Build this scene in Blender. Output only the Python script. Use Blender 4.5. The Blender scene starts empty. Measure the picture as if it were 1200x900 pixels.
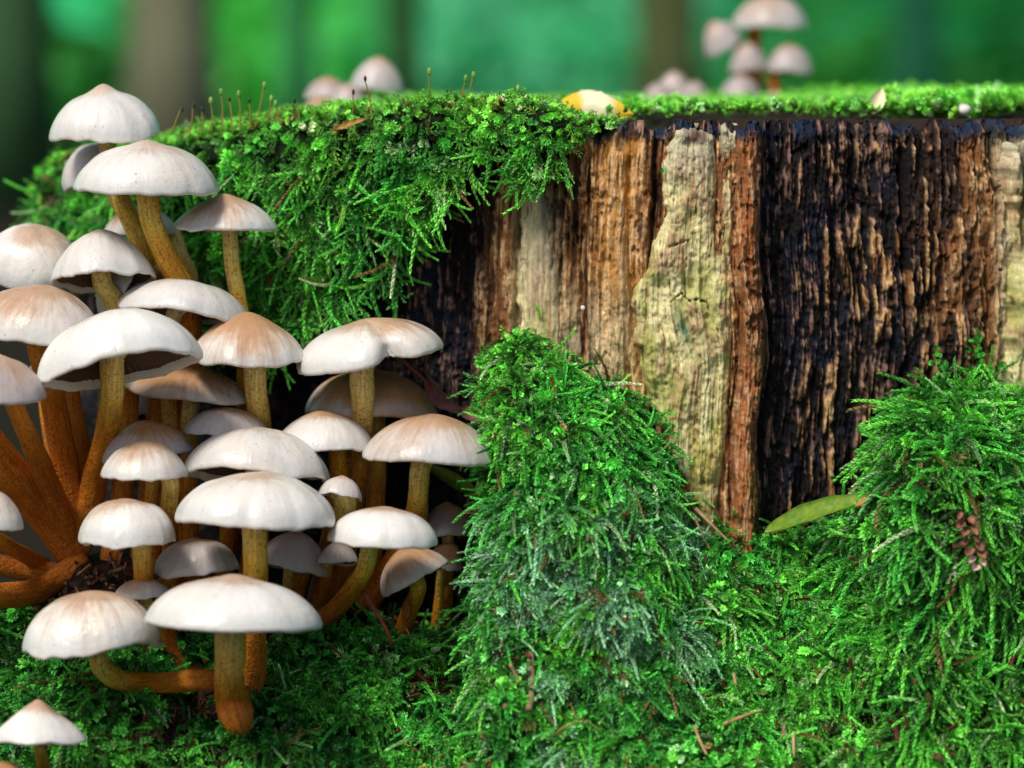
import bpy, math, random
import numpy as np
from mathutils import Vector, Matrix, Euler

random.seed(7)
rng = np.random.default_rng(11)
scene = bpy.context.scene
COL = scene.collection

# ------------------------------------------------------------------ camera
FPX = 3333.33                      # focal length in photo pixels (1200 wide)
CAMY, CAMZ = -0.85, 0.012
PITCH = math.radians(6.11)
cam_d = bpy.data.cameras.new('camera')
cam = bpy.data.objects.new('camera', cam_d)
COL.objects.link(cam)
cam.location = (0, CAMY, CAMZ)
cam.rotation_euler = (math.radians(90) - PITCH, 0, 0)
cam_d.lens = 100
cam_d.sensor_width = 36
cam_d.clip_start = 0.02
cam_d.clip_end = 400
cam_d.dof.use_dof = True
cam_d.dof.focus_distance = 0.838
cam_d.dof.aperture_fstop = 7.6
scene.camera = cam

# ------------------------------------------------------------------ world, sun, exposure
SUN_EL = math.radians(52)
SUN_AZ = math.atan2(-0.45, -0.62)          # azimuth (x, y) of the sun: front left, above the camera
world = bpy.data.worlds.new('World')
scene.world = world
world.use_nodes = True
wn = world.node_tree
bg = wn.nodes['Background']
sky = wn.nodes.new('ShaderNodeTexSky')
sky.sky_type = 'NISHITA'
sky.sun_disc = False
sky.sun_elevation = SUN_EL
sky.sun_rotation = SUN_AZ
sky.dust_density = 3.0
sky.air_density = 1.0
wn.links.new(sky.outputs[0], bg.inputs[0])
bg.inputs[1].default_value = 0.06
sun_d = bpy.data.lights.new('sun', 'SUN')
sun = bpy.data.objects.new('sun', sun_d)
COL.objects.link(sun)
sun_d.energy = 1.5
sun_d.angle = math.radians(14)
sun_d.color = (1.0, 0.95, 0.88)
sd = Vector((math.sin(SUN_AZ) * math.cos(SUN_EL), math.cos(SUN_AZ) * math.cos(SUN_EL), math.sin(SUN_EL)))
sun.rotation_euler = sd.to_track_quat('Z', 'Y').to_euler()
sun.location = (-1, -1, 2)
scene.view_settings.view_transform = 'Standard'
scene.view_settings.look = 'None'
scene.view_settings.gamma = 1.0
scene.view_settings.exposure = 0.88
scene.cycles.max_bounces = 6
scene.cycles.diffuse_bounces = 3
scene.cycles.transparent_max_bounces = 8

# ------------------------------------------------------------------ geometry helpers
sp_, cp_ = math.sin(PITCH), math.cos(PITCH)

def at(px, py, Y):
    """world point at depth Y that the photo shows at pixel (px, py); works on arrays"""
    a = (np.asarray(px, float) - 600) / FPX
    b = -(np.asarray(py, float) - 450) / FPX
    dy = cp_ + b * sp_
    dz = -sp_ + b * cp_
    t = (Y - CAMY) / dy
    return np.stack([a * t, np.broadcast_to(Y, t.shape) + 0 * t, CAMZ + dz * t], -1)

def proj(P):
    y = P[..., 1] - CAMY
    z = P[..., 2] - CAMZ
    d = y * cp_ - z * sp_
    h = y * sp_ + z * cp_
    return 600 + FPX * P[..., 0] / d, 450 - FPX * h / d

def V3(px, py, Y):
    p = at(px, py, Y)
    return Vector((float(p[0]), float(p[1]), float(p[2])))

def pix(Y):
    return (Y - CAMY) / FPX

def sm(a, b, x):
    t = np.clip((np.asarray(x, float) - a) / (b - a), 0, 1)
    return t * t * (3 - 2 * t)

_tab = np.random.default_rng(5).random((256, 256))
def vnoise(x, y):
    x = np.asarray(x, float); y = np.asarray(y, float)
    xi = np.floor(x).astype(int); yi = np.floor(y).astype(int)
    fx = x - xi; fy = y - yi
    fx = fx * fx * (3 - 2 * fx); fy = fy * fy * (3 - 2 * fy)
    a = _tab[xi & 255, yi & 255]; b = _tab[(xi + 1) & 255, yi & 255]
    c = _tab[xi & 255, (yi + 1) & 255]; d = _tab[(xi + 1) & 255, (yi + 1) & 255]
    return (a * (1 - fx) + b * fx) * (1 - fy) + (c * (1 - fx) + d * fx) * fy

def fbm(x, y, o=4, s=0.0):
    r = 0; a = 0.5; t = 0
    for k in range(o):
        r = r + a * vnoise(x * 2 ** k + 17.3 * k + s, y * 2 ** k + 9.1 * k + s * 1.7)
        t += a; a *= 0.5
    return r / t

def mesh_np(name, verts, faces, mat=None, smooth=True, parent=None, cols=None, uv=None, mats=None, midx=None):
    """faces: (n,4) or (n,3) int array or list of lists"""
    me = bpy.data.meshes.new(name)
    if isinstance(faces, np.ndarray):
        n, k = faces.shape
        me.vertices.add(len(verts)); me.vertices.foreach_set('co', np.asarray(verts, np.float32).ravel())
        me.loops.add(n * k); me.loops.foreach_set('vertex_index', faces.astype(np.int32).ravel())
        me.polygons.add(n)
        me.polygons.foreach_set('loop_start', np.arange(0, n * k, k, dtype=np.int32))
        me.polygons.foreach_set('loop_total', np.full(n, k, np.int32))
        me.update(calc_edges=True)
        me.validate()
    else:
        me.from_pydata([tuple(v) for v in verts], [], faces)
        me.update()
    me.polygons.foreach_set('use_smooth', np.full(len(me.polygons), smooth))
    if cols is not None:
        c = np.ones((len(verts), 4), np.float32); c[:, :cols.shape[1]] = cols
        at_ = me.color_attributes.new('pigment', 'FLOAT_COLOR', 'POINT')
        at_.data.foreach_set('color', c.ravel())
    if uv is not None:
        l = me.uv_layers.new(name='UVMap')
        vi = np.empty(len(me.loops), np.int32); me.loops.foreach_get('vertex_index', vi)
        l.data.foreach_set('uv', np.asarray(uv, np.float32)[vi].ravel())
    if mats:
        for m in mats: me.materials.append(m)
        me.polygons.foreach_set('material_index', np.asarray(midx, np.int32))
    elif mat: me.materials.append(mat)
    o = bpy.data.objects.new(name, me)
    COL.objects.link(o)
    if parent: o.parent = parent
    return o

def gridfaces(nr, nc, wrap=False, flip=False):
    i = np.arange(nr - 1)[:, None]; j = np.arange(nc if wrap else nc - 1)[None, :]
    j2 = (j + 1) % nc
    f = np.stack([i * nc + j + 0 * i, i * nc + j2, (i + 1) * nc + j2, (i + 1) * nc + j], -1).reshape(-1, 4)
    return f[:, ::-1].copy() if flip else f

def empty(name, loc=(0, 0, 0)):
    o = bpy.data.objects.new(name, None); o.location = loc
    o.empty_display_size = 0.01
    COL.objects.link(o); return o

def tag(o, label=None, cat=None, group=None, kind=None):
    if label: o['label'] = label
    if cat: o['category'] = cat
    if group: o['group'] = group
    if kind: o['kind'] = kind
    return o

def tube_arrays(pts, rads, seg=12, wob=0.0, seed=0, caps=True):
    """pts (n,3), rads (n,) -> verts, faces, uv(angle,len)"""
    pts = np.asarray(pts, float); n = len(pts)
    tan = np.gradient(pts, axis=0); tan /= np.linalg.norm(tan, axis=1)[:, None] + 1e-12
    ref = np.array([0.0, 1.0, 0.0])
    if abs(tan[0] @ ref) > 0.9: ref = np.array([1.0, 0, 0])
    vs = []; uv = []
    L = np.concatenate([[0], np.cumsum(np.linalg.norm(np.diff(pts, axis=0), axis=1))])
    a = np.arange(seg) / seg * 2 * np.pi
    nrm = ref - tan[0] * (ref @ tan[0]); nrm /= np.linalg.norm(nrm)
    for k in range(n):
        nrm = nrm - tan[k] * (nrm @ tan[k]); nrm /= np.linalg.norm(nrm) + 1e-12
        bi = np.cross(tan[k], nrm)
        r = rads[k] * (1 + wob * (fbm(np.cos(a) * 1.5 + 5 + seed, np.sin(a) * 1.5 + L[k] / max(rads[0], 1e-6) * 0.3, 3, seed) - 0.5))
        vs.append(pts[k] + np.cos(a)[:, None] * nrm * r[:, None] + np.sin(a)[:, None] * bi * r[:, None])
        uv.append(np.stack([np.arange(seg) / seg, np.full(seg, L[k])], -1))
    vs = np.concatenate(vs); uv = np.concatenate(uv)
    f = gridfaces(n, seg, wrap=True)
    fl = [list(map(int, q)) for q in f]
    if caps:
        fl.append(list(range(seg))[::-1]); fl.append([int((n - 1) * seg + q) for q in range(seg)])
    return vs, fl, uv

def spline(pts, n):
    """Catmull-Rom through pts rows, n samples"""
    P = np.asarray(pts, float)
    if len(P) == 2:
        t = np.linspace(0, 1, n)[:, None]; return P[0] * (1 - t) + P[1] * t
    Q = np.vstack([2 * P[0] - P[1], P, 2 * P[-1] - P[-2]])
    out = []
    m = len(P) - 1
    for u in np.linspace(0, m - 1e-6, n):
        i = int(u); t = u - i
        p0, p1, p2, p3 = Q[i:i + 4]
        out.append(0.5 * ((2 * p1) + (-p0 + p2) * t + (2 * p0 - 5 * p1 + 4 * p2 - p3) * t * t + (-p0 + 3 * p1 - 3 * p2 + p3) * t ** 3))
    return np.array(out)

# ------------------------------------------------------------------ material helpers
def mat(name, rough=0.7, spec=0.3):
    m = bpy.data.materials.new(name); m.use_nodes = True
    nt = m.node_tree; b = nt.nodes['Principled BSDF']
    b.inputs['Roughness'].default_value = rough
    b.inputs['Specular IOR Level'].default_value = spec
    return m, nt, b

def N(nt, t, **kw):
    n = nt.nodes.new(t)
    for k, v in kw.items():
        if k in n.inputs: n.inputs[k].default_value = v
        else: setattr(n, k, v)
    return n

def noise(nt, vec, scale, detail=4, rough=0.55, dist=0.0):
    n = N(nt, 'ShaderNodeTexNoise'); n.inputs['Scale'].default_value = scale
    n.inputs['Detail'].default_value = detail; n.inputs['Roughness'].default_value = rough
    n.inputs['Distortion'].default_value = dist
    if vec is not None: nt.links.new(vec, n.inputs['Vector'])
    return n.outputs[0]

def mapping(nt, vec, scale=(1, 1, 1), loc=(0, 0, 0)):
    m = N(nt, 'ShaderNodeMapping'); m.inputs['Scale'].default_value = scale
    if isinstance(loc, tuple): m.inputs['Location'].default_value = loc
    else: nt.links.new(loc, m.inputs['Location'])
    nt.links.new(vec, m.inputs['Vector']); return m.outputs[0]

def ramp(nt, fac, stops):
    r = N(nt, 'ShaderNodeValToRGB')
    e = r.color_ramp.elements
    while len(e) < len(stops): e.new(0.5)
    for i, (p, c) in enumerate(stops):
        e[i].position = p; e[i].color = (*c, 1) if len(c) == 3 else c
    nt.links.new(fac, r.inputs[0]); return r.outputs[0]

def mix(nt, fac, a, b, mode='MIX'):
    m = N(nt, 'ShaderNodeMix', data_type='RGBA', blend_type=mode)
    m.clamp_factor = True
    for s, v in ((0, fac), (6, a), (7, b)):
        if hasattr(v, 'is_linked') or hasattr(v, 'node'): nt.links.new(v, m.inputs[s])
        elif s == 0: m.inputs[0].default_value = v
        else: m.inputs[s].default_value = (*v, 1)
    return m.outputs[2]

def math_(nt, op, a, b=0.0, c=0.0):
    m = N(nt, 'ShaderNodeMath', operation=op)
    for i, v in enumerate((a, b, c)):
        if hasattr(v, 'node'): nt.links.new(v, m.inputs[i])
        else: m.inputs[i].default_value = v
    return m.outputs[0]

def bump(nt, b, h, strength, dist):
    n = N(nt, 'ShaderNodeBump'); n.inputs['Strength'].default_value = strength
    n.inputs['Distance'].default_value = dist
    nt.links.new(h, n.inputs['Height']); nt.links.new(n.outputs[0], b.inputs['Normal'])

def simple_mat(name, c1, c2, scale=300, rough=0.7, spec=0.3, stretch=(1, 1, 1), bmp=0.3, bd=0.0005, coord='Object'):
    m, nt, b = mat(name, rough, spec)
    tc = N(nt, 'ShaderNodeTexCoord').outputs[coord]
    v = mapping(nt, tc, stretch)
    f = noise(nt, v, scale, 5, 0.6)
    nt.links.new(ramp(nt, f, [(0.3, c1), (0.7, c2)]), b.inputs['Base Color'])
    if bmp: bump(nt, b, f, bmp, bd)
    return m

def make_cap_mat():
    m, nt, b = mat('mushroom_cap_skin', 0.5, 0.5)
    uv = N(nt, 'ShaderNodeTexCoord').outputs['UV']
    sep = N(nt, 'ShaderNodeSeparateXYZ'); nt.links.new(uv, sep.inputs[0])
    ang, rad = sep.outputs[0], sep.outputs[1]
    at_ = N(nt, 'ShaderNodeAttribute', attribute_name='pigment'); s3 = N(nt, 'ShaderNodeSeparateColor')
    nt.links.new(at_.outputs['Color'], s3.inputs[0])
    tan, grey, seed = s3.outputs[0], s3.outputs[1], s3.outputs[2]
    ob = N(nt, 'ShaderNodeTexCoord').outputs['Object']
    # streak noise along the radius
    comb = N(nt, 'ShaderNodeCombineXYZ')
    nt.links.new(math_(nt, 'MULTIPLY', ang, 60.0), comb.inputs[0])
    nt.links.new(math_(nt, 'MULTIPLY', rad, 2.4), comb.inputs[1])
    nt.links.new(math_(nt, 'MULTIPLY', seed, 31.0), comb.inputs[2])
    streak = noise(nt, comb.outputs[0], 1.0, 5, 0.65)
    comb2 = N(nt, 'ShaderNodeCombineXYZ')
    nt.links.new(math_(nt, 'MULTIPLY', seed, 97.0), comb2.inputs[0])
    off = N(nt, 'ShaderNodeVectorMath', operation='ADD'); nt.links.new(ob, off.inputs[0]); nt.links.new(comb2.outputs[0], off.inputs[1])
    blot = noise(nt, off.outputs[0], 55, 4, 0.6)
    # brown centre: strength falls with radius, broken up by streaks and blotches
    r2 = math_(nt, 'ADD', rad, math_(nt, 'MULTIPLY', math_(nt, 'SUBTRACT', streak, 0.5), 0.55))
    # the brown is seldom centred: it runs further down one side
    side = math_(nt, 'COSINE', math_(nt, 'ADD', math_(nt, 'MULTIPLY', ang, 6.2832), math_(nt, 'MULTIPLY', seed, 40.0)))
    r2 = math_(nt, 'ADD', r2, math_(nt, 'MULTIPLY', math_(nt, 'MULTIPLY', side, rad), 0.30))
    r3 = math_(nt, 'ADD', r2, math_(nt, 'MULTIPLY', math_(nt, 'SUBTRACT', blot, 0.5), 0.9))
    reach = math_(nt, 'ADD', math_(nt, 'MULTIPLY', tan, 0.72), 0.14)
    m1 = N(nt, 'ShaderNodeMapRange', interpolation_type='SMOOTHERSTEP')
    nt.links.new(r3, m1.inputs['Value'])
    nt.links.new(math_(nt, 'ADD', reach, 0.28), m1.inputs['From Min'])
    nt.links.new(math_(nt, 'SUBTRACT', reach, 0.30), m1.inputs['From Max'])
    m1.inputs['To Min'].default_value = 0; m1.inputs['To Max'].default_value = 1
    brown = math_(nt, 'MULTIPLY', m1.outputs[0], math_(nt, 'ADD', math_(nt, 'MULTIPLY', tan, 0.75), 0.36))
    white = mix(nt, blot, (0.78, 0.75, 0.66), (0.93, 0.915, 0.86))
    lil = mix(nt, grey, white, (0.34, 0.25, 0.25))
    # thin wash of lilac brown fibres over the upper half
    wash = ramp(nt, math_(nt, 'ADD', r2, math_(nt, 'MULTIPLY', math_(nt, 'SUBTRACT', blot, 0.5), 1.1)), [(0.18, (1, 1, 1)), (0.85, (0, 0, 0))])
    lil = mix(nt, math_(nt, 'MULTIPLY', wash, math_(nt, 'ADD', math_(nt, 'MULTIPLY', tan, 0.6), 0.05)), lil, (0.66, 0.50, 0.32))
    c = mix(nt, brown, lil, mix(nt, blot, (0.42, 0.18, 0.07), (0.60, 0.38, 0.20)))
    dk = ramp(nt, streak, [(0.30, (0.80, 0.72, 0.66)), (0.54, (1, 1, 1))])
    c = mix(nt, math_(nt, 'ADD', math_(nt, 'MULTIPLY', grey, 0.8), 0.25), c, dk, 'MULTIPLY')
    # fine dark specks near the rim
    sv = noise(nt, off.outputs[0], 900, 2, 0.5)
    spk = math_(nt, 'MULTIPLY', math_(nt, 'GREATER_THAN', sv, 0.705), ramp(nt, rad, [(0.45, (0, 0, 0)), (0.9, (1, 1, 1))]))
    c = mix(nt, math_(nt, 'MULTIPLY', spk, 0.6), c, (0.22, 0.13, 0.10))
    # thin watery edge zone of the skin
    edge = ramp(nt, rad, [(0.86, (0, 0, 0)), (0.955, (1, 1, 1)), (0.985, (0.2, 0.2, 0.2))])
    c = mix(nt, math_(nt, 'MULTIPLY', edge, math_(nt, 'MULTIPLY', blot, 0.8)), c, (0.47, 0.52, 0.52))
    nt.links.new(c, b.inputs['Base Color'])
    b.inputs['Subsurface Weight'].default_value = 0.12
    b.inputs['Subsurface Radius'].default_value = (0.0018, 0.0013, 0.0009)
    b.inputs['Subsurface Scale'].default_value = 1.0
    h = math_(nt, 'ADD', math_(nt, 'MULTIPLY', streak, 0.3), math_(nt, 'MULTIPLY', noise(nt, ob, 260, 4, 0.6), 0.8))
    bump(nt, b, h, 0.5, 0.0009)
    nt.links.new(ramp(nt, blot, [(0.3, (0.22,) * 3), (0.7, (0.45,) * 3)]), b.inputs['Roughness'])
    return m

def make_stem_mat():
    m, nt, b = mat('mushroom_stem_flesh', 0.6, 0.3)
    at_ = N(nt, 'ShaderNodeAttribute', attribute_name='pigment'); s3 = N(nt, 'ShaderNodeSeparateColor')
    nt.links.new(at_.outputs['Color'], s3.inputs[0])
    t, pale, seed = s3.outputs
    uv = N(nt, 'ShaderNodeTexCoord').outputs['UV']
    fv = mapping(nt, uv, (26, 90, 1)); fib = noise(nt, fv, 1, 5, 0.65)
    ob = N(nt, 'ShaderNodeTexCoord').outputs['Object']
    blot = noise(nt, ob, 240, 5, 0.65)
    t2 = math_(nt, 'ADD', t, math_(nt, 'MULTIPLY', math_(nt, 'SUBTRACT', blot, 0.5), 0.5))
    c = ramp(nt, t2, [(0.0, (0.95, 0.78, 0.28)), (0.25, (0.95, 0.60, 0.08)), (0.5, (0.85, 0.32, 0.018)), (1.0, (0.56, 0.17, 0.014))])
    c = mix(nt, math_(nt, 'MULTIPLY', math_(nt, 'MULTIPLY', pale, 0.9), math_(nt, 'SUBTRACT', 1.0, math_(nt, 'MULTIPLY', t, 1.6))), c, (0.88, 0.80, 0.42))
    d = ramp(nt, fib, [(0.3, (0.58, 0.42, 0.30)), (0.54, (1, 1, 1)), (0.72, (1.25, 1.25, 1.2))])
    c = mix(nt, 0.9, c, d, 'MULTIPLY')
    spk = noise(nt, ob, 1100, 2, 0.5)
    c = mix(nt, math_(nt, 'MULTIPLY', math_(nt, 'GREATER_THAN', spk, 0.60), 0.5), c, (0.20, 0.07, 0.02))
    nt.links.new(c, b.inputs['Base Color'])
    bump(nt, b, math_(nt, 'ADD', math_(nt, 'ADD', fib, spk), blot), 0.8, 0.0009)
    return m

def make_gill_mat():
    m, nt, b = mat('mushroom_gills', 0.8, 0.15)
    at_ = N(nt, 'ShaderNodeAttribute', attribute_name='pigment'); s3 = N(nt, 'ShaderNodeSeparateColor')
    nt.links.new(at_.outputs['Color'], s3.inputs[0])
    ob = N(nt, 'ShaderNodeTexCoord').outputs['Object']
    blot = noise(nt, ob, 160, 4, 0.6)
    dark = mix(nt, blot, (0.085, 0.035, 0.025), (0.17, 0.075, 0.05))
    pale = mix(nt, blot, (0.35, 0.29, 0.18), (0.48, 0.42, 0.28))
    nt.links.new(mix(nt, s3.outputs[1], dark, pale), b.inputs['Base Color'])
    return m

def pigment_mat(name, rough=0.75, spec=0.25, scale=900, amt=0.35, bs=0.5, bd=0.0006, stretch=(1, 1, 0.15)):
    """colour from the per-vertex pigment (what the wood is), broken up by fine grain"""
    m, nt, b = mat(name, rough, spec)
    a = N(nt, 'ShaderNodeAttribute', attribute_name='pigment').outputs['Color']
    ob = N(nt, 'ShaderNodeTexCoord').outputs['Object']
    g = noise(nt, mapping(nt, ob, stretch), scale, 5, 0.7, 0.3)
    g2 = noise(nt, ob, scale * 0.8, 4, 0.7)
    gg = math_(nt, 'ADD', math_(nt, 'MULTIPLY', g, 0.6), math_(nt, 'MULTIPLY', g2, 0.4))
    c = mix(nt, amt, a, ramp(nt, gg, [(0.30, (0.12, 0.10, 0.10)), (0.5, (0.85, 0.85, 0.85)), (0.68, (1.9, 1.8, 1.7))]), 'MULTIPLY')
    nt.links.new(c, b.inputs['Base Color'])
    bump(nt, b, gg, bs, bd)
    nt.links.new(ramp(nt, g2, [(0.35, (rough - .25,) * 3), (0.65, (rough + .1,) * 3)]), b.inputs['Roughness'])
    return m

def make_leafy_mat(name, rough=0.5, trans=0.3, spec=0.35, attr='tint', tmul=(1.0, 1.0, 1.0)):
    m = bpy.data.materials.new(name); m.use_nodes = True
    nt = m.node_tree; b = nt.nodes['Principled BSDF']; out = nt.nodes['Material Output']
    b.inputs['Roughness'].default_value = rough; b.inputs['Specular IOR Level'].default_value = spec
    a = N(nt, 'ShaderNodeAttribute', attribute_name=attr, attribute_type='INSTANCER').outputs['Color']
    p = N(nt, 'ShaderNodeAttribute', attribute_name='pigment').outputs['Color']
    c = mix(nt, 1.0, a, p, 'MULTIPLY')
    nt.links.new(c, b.inputs['Base Color'])
    tr = N(nt, 'ShaderNodeBsdfTranslucent'); nt.links.new(c, tr.inputs['Color'])
    ms = N(nt, 'ShaderNodeMixShader'); ms.inputs[0].default_value = trans
    nt.links.new(b.outputs[0], ms.inputs[1]); nt.links.new(tr.outputs[0], ms.inputs[2])
    nt.links.new(ms.outputs[0], out.inputs['Surface'])
    return m

M_cap, M_stem, M_gill = make_cap_mat(), make_stem_mat(), make_gill_mat()
M_wood = pigment_mat('decayed_wood', 0.80, 0.18, 1100, 0.65, 0.8, 0.0009, (1, 1, 0.10))
M_pale = pigment_mat('pale_sapwood', 0.72, 0.25, 1000, 0.5, 0.6, 0.0008, (1, 1, 0.2))
M_soil = pigment_mat('moss_soil', 0.9, 0.1, 700, 0.7, 0.9, 0.002, (1, 1, 1))
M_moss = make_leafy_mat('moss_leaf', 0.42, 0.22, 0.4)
M_leaf = make_leafy_mat('forest_leaf', 0.6, 0.5, 0.2)

# ------------------------------------------------------------------ the stump's plan
SCX, SCY, SRX, SRY = 0.06, 0.20, 0.22, 0.20
def stump_xy(th, grow=0.0):
    r = 1 + 0.012 * np.sin(5 * th + 1) + 0.008 * np.sin(11 * th + 2)
    x = SCX + (SRX * r + grow) * np.sin(th)
    y = SCY - (SRY * r + grow) * np.cos(th)
    return x, y
def drop(x): return -0.016 * sm(-0.045, -0.16, x)          # the cut slopes down to the left
_th = np.linspace(-1.35, 1.35, 800)
_x, _y = stump_xy(_th)
_U = 600 + FPX * _x / (_y - CAMY)
_mono = np.maximum.accumulate(_U)
def th_of_U(U): return np.interp(U, _mono, _th)
def Ys_of_U(U): return np.interp(U, _mono, _y)

# ------------------------------------------------------------------ the wood: relief and pigment
def wood_fields(U, V):
    Uw = U + 9 * (fbm(V / 130, U / 300, 2) - 0.5) * 2 + 2.5 * (fbm(V / 30, U / 14, 3, 4) - .5)
    st1 = fbm(Uw / 26, V / 230, 5, 1.0)
    st2 = fbm(Uw / 4.2, V / 60, 3, 2.0)
    st3 = fbm(Uw / 2.0, V / 16, 2, 8.0)
    iso = fbm(Uw / 16, V / 22, 5, 3.0)
    iso2 = fbm(Uw / 6, V / 8, 4, 5.5)
    big = fbm(Uw / 55, V / 95, 3, 6.0)
    # zones
    d_left = sm(606, 560, Uw + 50 * (big - .5)) * (1 - 0.45 * sm(540, 590, Uw) * sm(.5, .62, st1))
    d_mid = sm(878, 896, Uw) * sm(1150, 1070, Uw + 70 * (big - .5))
    d_mid = d_mid * (1 - 0.9 * sm(.54, .63, st2) * sm(915, 985, Uw) * sm(.42, .56, iso))
    strk = sm(960, 1010, Uw) * sm(1160, 1120, Uw)
    d_r = strk * sm(.56, .43, fbm(Uw / 11, V / 120, 3, 12.0))
    d_top = sm(172 + 0 * U, 152, V + 26 * (iso - .5) + 14 * (st1 - .5)) * sm(660, 700, U)
    d_spot = sm(.60, .68, big) * sm(600, 640, Uw) * sm(780, 740, Uw) * sm(.42, .6, iso)
    dark = np.clip(np.maximum.reduce([d_left, d_mid, d_r * .95, d_top * .9, d_spot * .85]), 0, 1)
    brown = np.array([0.31, 0.13, 0.045]); dbrown = np.array([0.045, 0.020, 0.012]); tanc = np.array([0.86, 0.55, 0.26])
    orange = np.array([0.58, 0.27, 0.045]); pale = np.array([0.70, 0.61, 0.37]); black = np.array([0.010, 0.0080, 0.0085])
    blue = np.array([0.012, 0.015, 0.027]); purp = np.array([0.050, 0.026, 0.020]); rust = np.array([0.42, 0.15, 0.05])
    def L(a, b, f): return a * (1 - f[..., None]) + b * f[..., None]
    col = L(np.broadcast_to(dbrown, U.shape + (3,)), brown, sm(.36, .52, st1 * .5 + st2 * .5))
    col = L(col, tanc, sm(.50, .64, st2 * .6 + st3 * .4) * 0.9 * sm(.36, .55, iso2 * .6 + iso * .4))
    # ochre band next to the pale slab
    och = sm(690, 712, Uw) * sm(758, 738, Uw)
    col = L(col, L(np.broadcast_to(orange, U.shape + (3,)), tanc, sm(.45, .62, st2)), och * .75 * sm(.3, .5, st1 + .15))
    # cream streak
    cr = sm(598, 612, Uw) * sm(668, 640, Uw) * sm(200, 250, V)
    cr2 = sm(640, 670, Uw) * sm(760, 730, Uw) * sm(300, 400, V) * sm(.42, .55, st1)
    col = L(col, pale * (0.55 + 0.6 * st2[..., None]), np.clip(cr * sm(.30, .5, st2 * .5 + iso * .5) + cr2 * .7, 0, 1) * .92)
    # rusty ridge right of the slab
    ru = sm(858, 868, Uw) * sm(896, 886, Uw)
    col = L(col, L(np.broadcast_to(rust, U.shape + (3,)), np.array([.62, .36, .2]), sm(.5, .66, st3)), ru * sm(.32, .5, st2 * .5 + iso2 * .5))
    # far right pale wood
    pr = sm(1158, 1180, Uw + 10 * (iso - .5)) * sm(1290, 1262, Uw)
    col = L(col, pale, pr * .8)
    # charred parts
    ch = L(np.broadcast_to(black, U.shape + (3,)), blue, .8 * sm(.54, .68, fbm(Uw / 30, V / 40, 3, 21)))
    ch = L(ch, purp, sm(.50, .68, st2 * .5 + iso2 * .5) * .9)
    ch = L(ch, np.array([.34, .20, .15]), sm(.56, .66, st3 * .35 + st2 * .4 + iso2 * .25) * .8)
    col = L(col, ch, dark)
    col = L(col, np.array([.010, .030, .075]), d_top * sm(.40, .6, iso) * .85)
    # green algae low on the rusty/ochre wood
    gr = sm(.5, .7, fbm(Uw / 26, V / 60, 3, 33)) * sm(330, 470, V) * sm(720, 770, Uw) * sm(900, 860, Uw)
    col = L(col, np.array([.14, .17, .03]), gr * .6)
    # left, below the moss and behind the cluster: shade of the hollow painted in as near black
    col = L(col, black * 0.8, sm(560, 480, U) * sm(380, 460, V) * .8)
    # relief, metres outward
    rel = 0.0046 * (st1 - .5) * 2 + 0.0010 * (st2 - .5) * 2 + 0.0007 * (st3 - .5) * 2 + 0.0006 * (iso2 - .5) * 2 + 0.0010 * (iso - .5) * 2
    br = sm(.46, .58, fbm(Uw / 9, V / 28, 4, 61)); rel = rel - .0006 * br
    d_rec = sm(878, 900, Uw) * sm(1110, 1000, U)
    # crumbled, cross-broken fibres and small holes in the rotten parts
    hole = sm(.60, .70, fbm(U / 7, V / 13, 4, 65)); rel = rel - .0011 * hole * sm(.4, .6, big); col = col * (1 - .55 * hole * sm(.4, .6, big))[..., None]
    rel = rel + .0006 * (fbm(U / 3, V / 6, 2, 66) - .5) * 2 * np.clip(dark + .3, 0, 1)
    rel = rel - 0.0060 * d_rec - 0.0012 * d_mid - 0.003 * d_left - .001 * d_spot
    rel = rel + 0.004 * ru
    crack = np.exp(-((Uw - 764) / 3.2) ** 2) * sm(140, 170, V) * 0.006 + np.exp(-((Uw - 1062) / 3) ** 2) * .004 + np.exp(-((Uw - 608) / 3) ** 2) * .003
    rel = rel - crack
    col = col * (1 - 0.85 * np.clip(crack / 0.006, 0, 1))[..., None]
    rel = rel + 0.0022 * np.exp(-((V - 148) / 8.0) ** 2) * (fbm(U / 5, V / 9, 4, 41) - .3)
    return rel, np.clip(col, 0.002, 1)

root_stump = empty('tree_stump', (SCX, SCY, -0.30))
tag(root_stump, 'broad rotting tree stump of brown, black and cream wood with mushrooms and moss', 'tree stump')
def child(o, root=root_stump):
    o.parent = root; o.matrix_parent_inverse = Matrix.Translation(root.location).inverted(); return o

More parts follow.
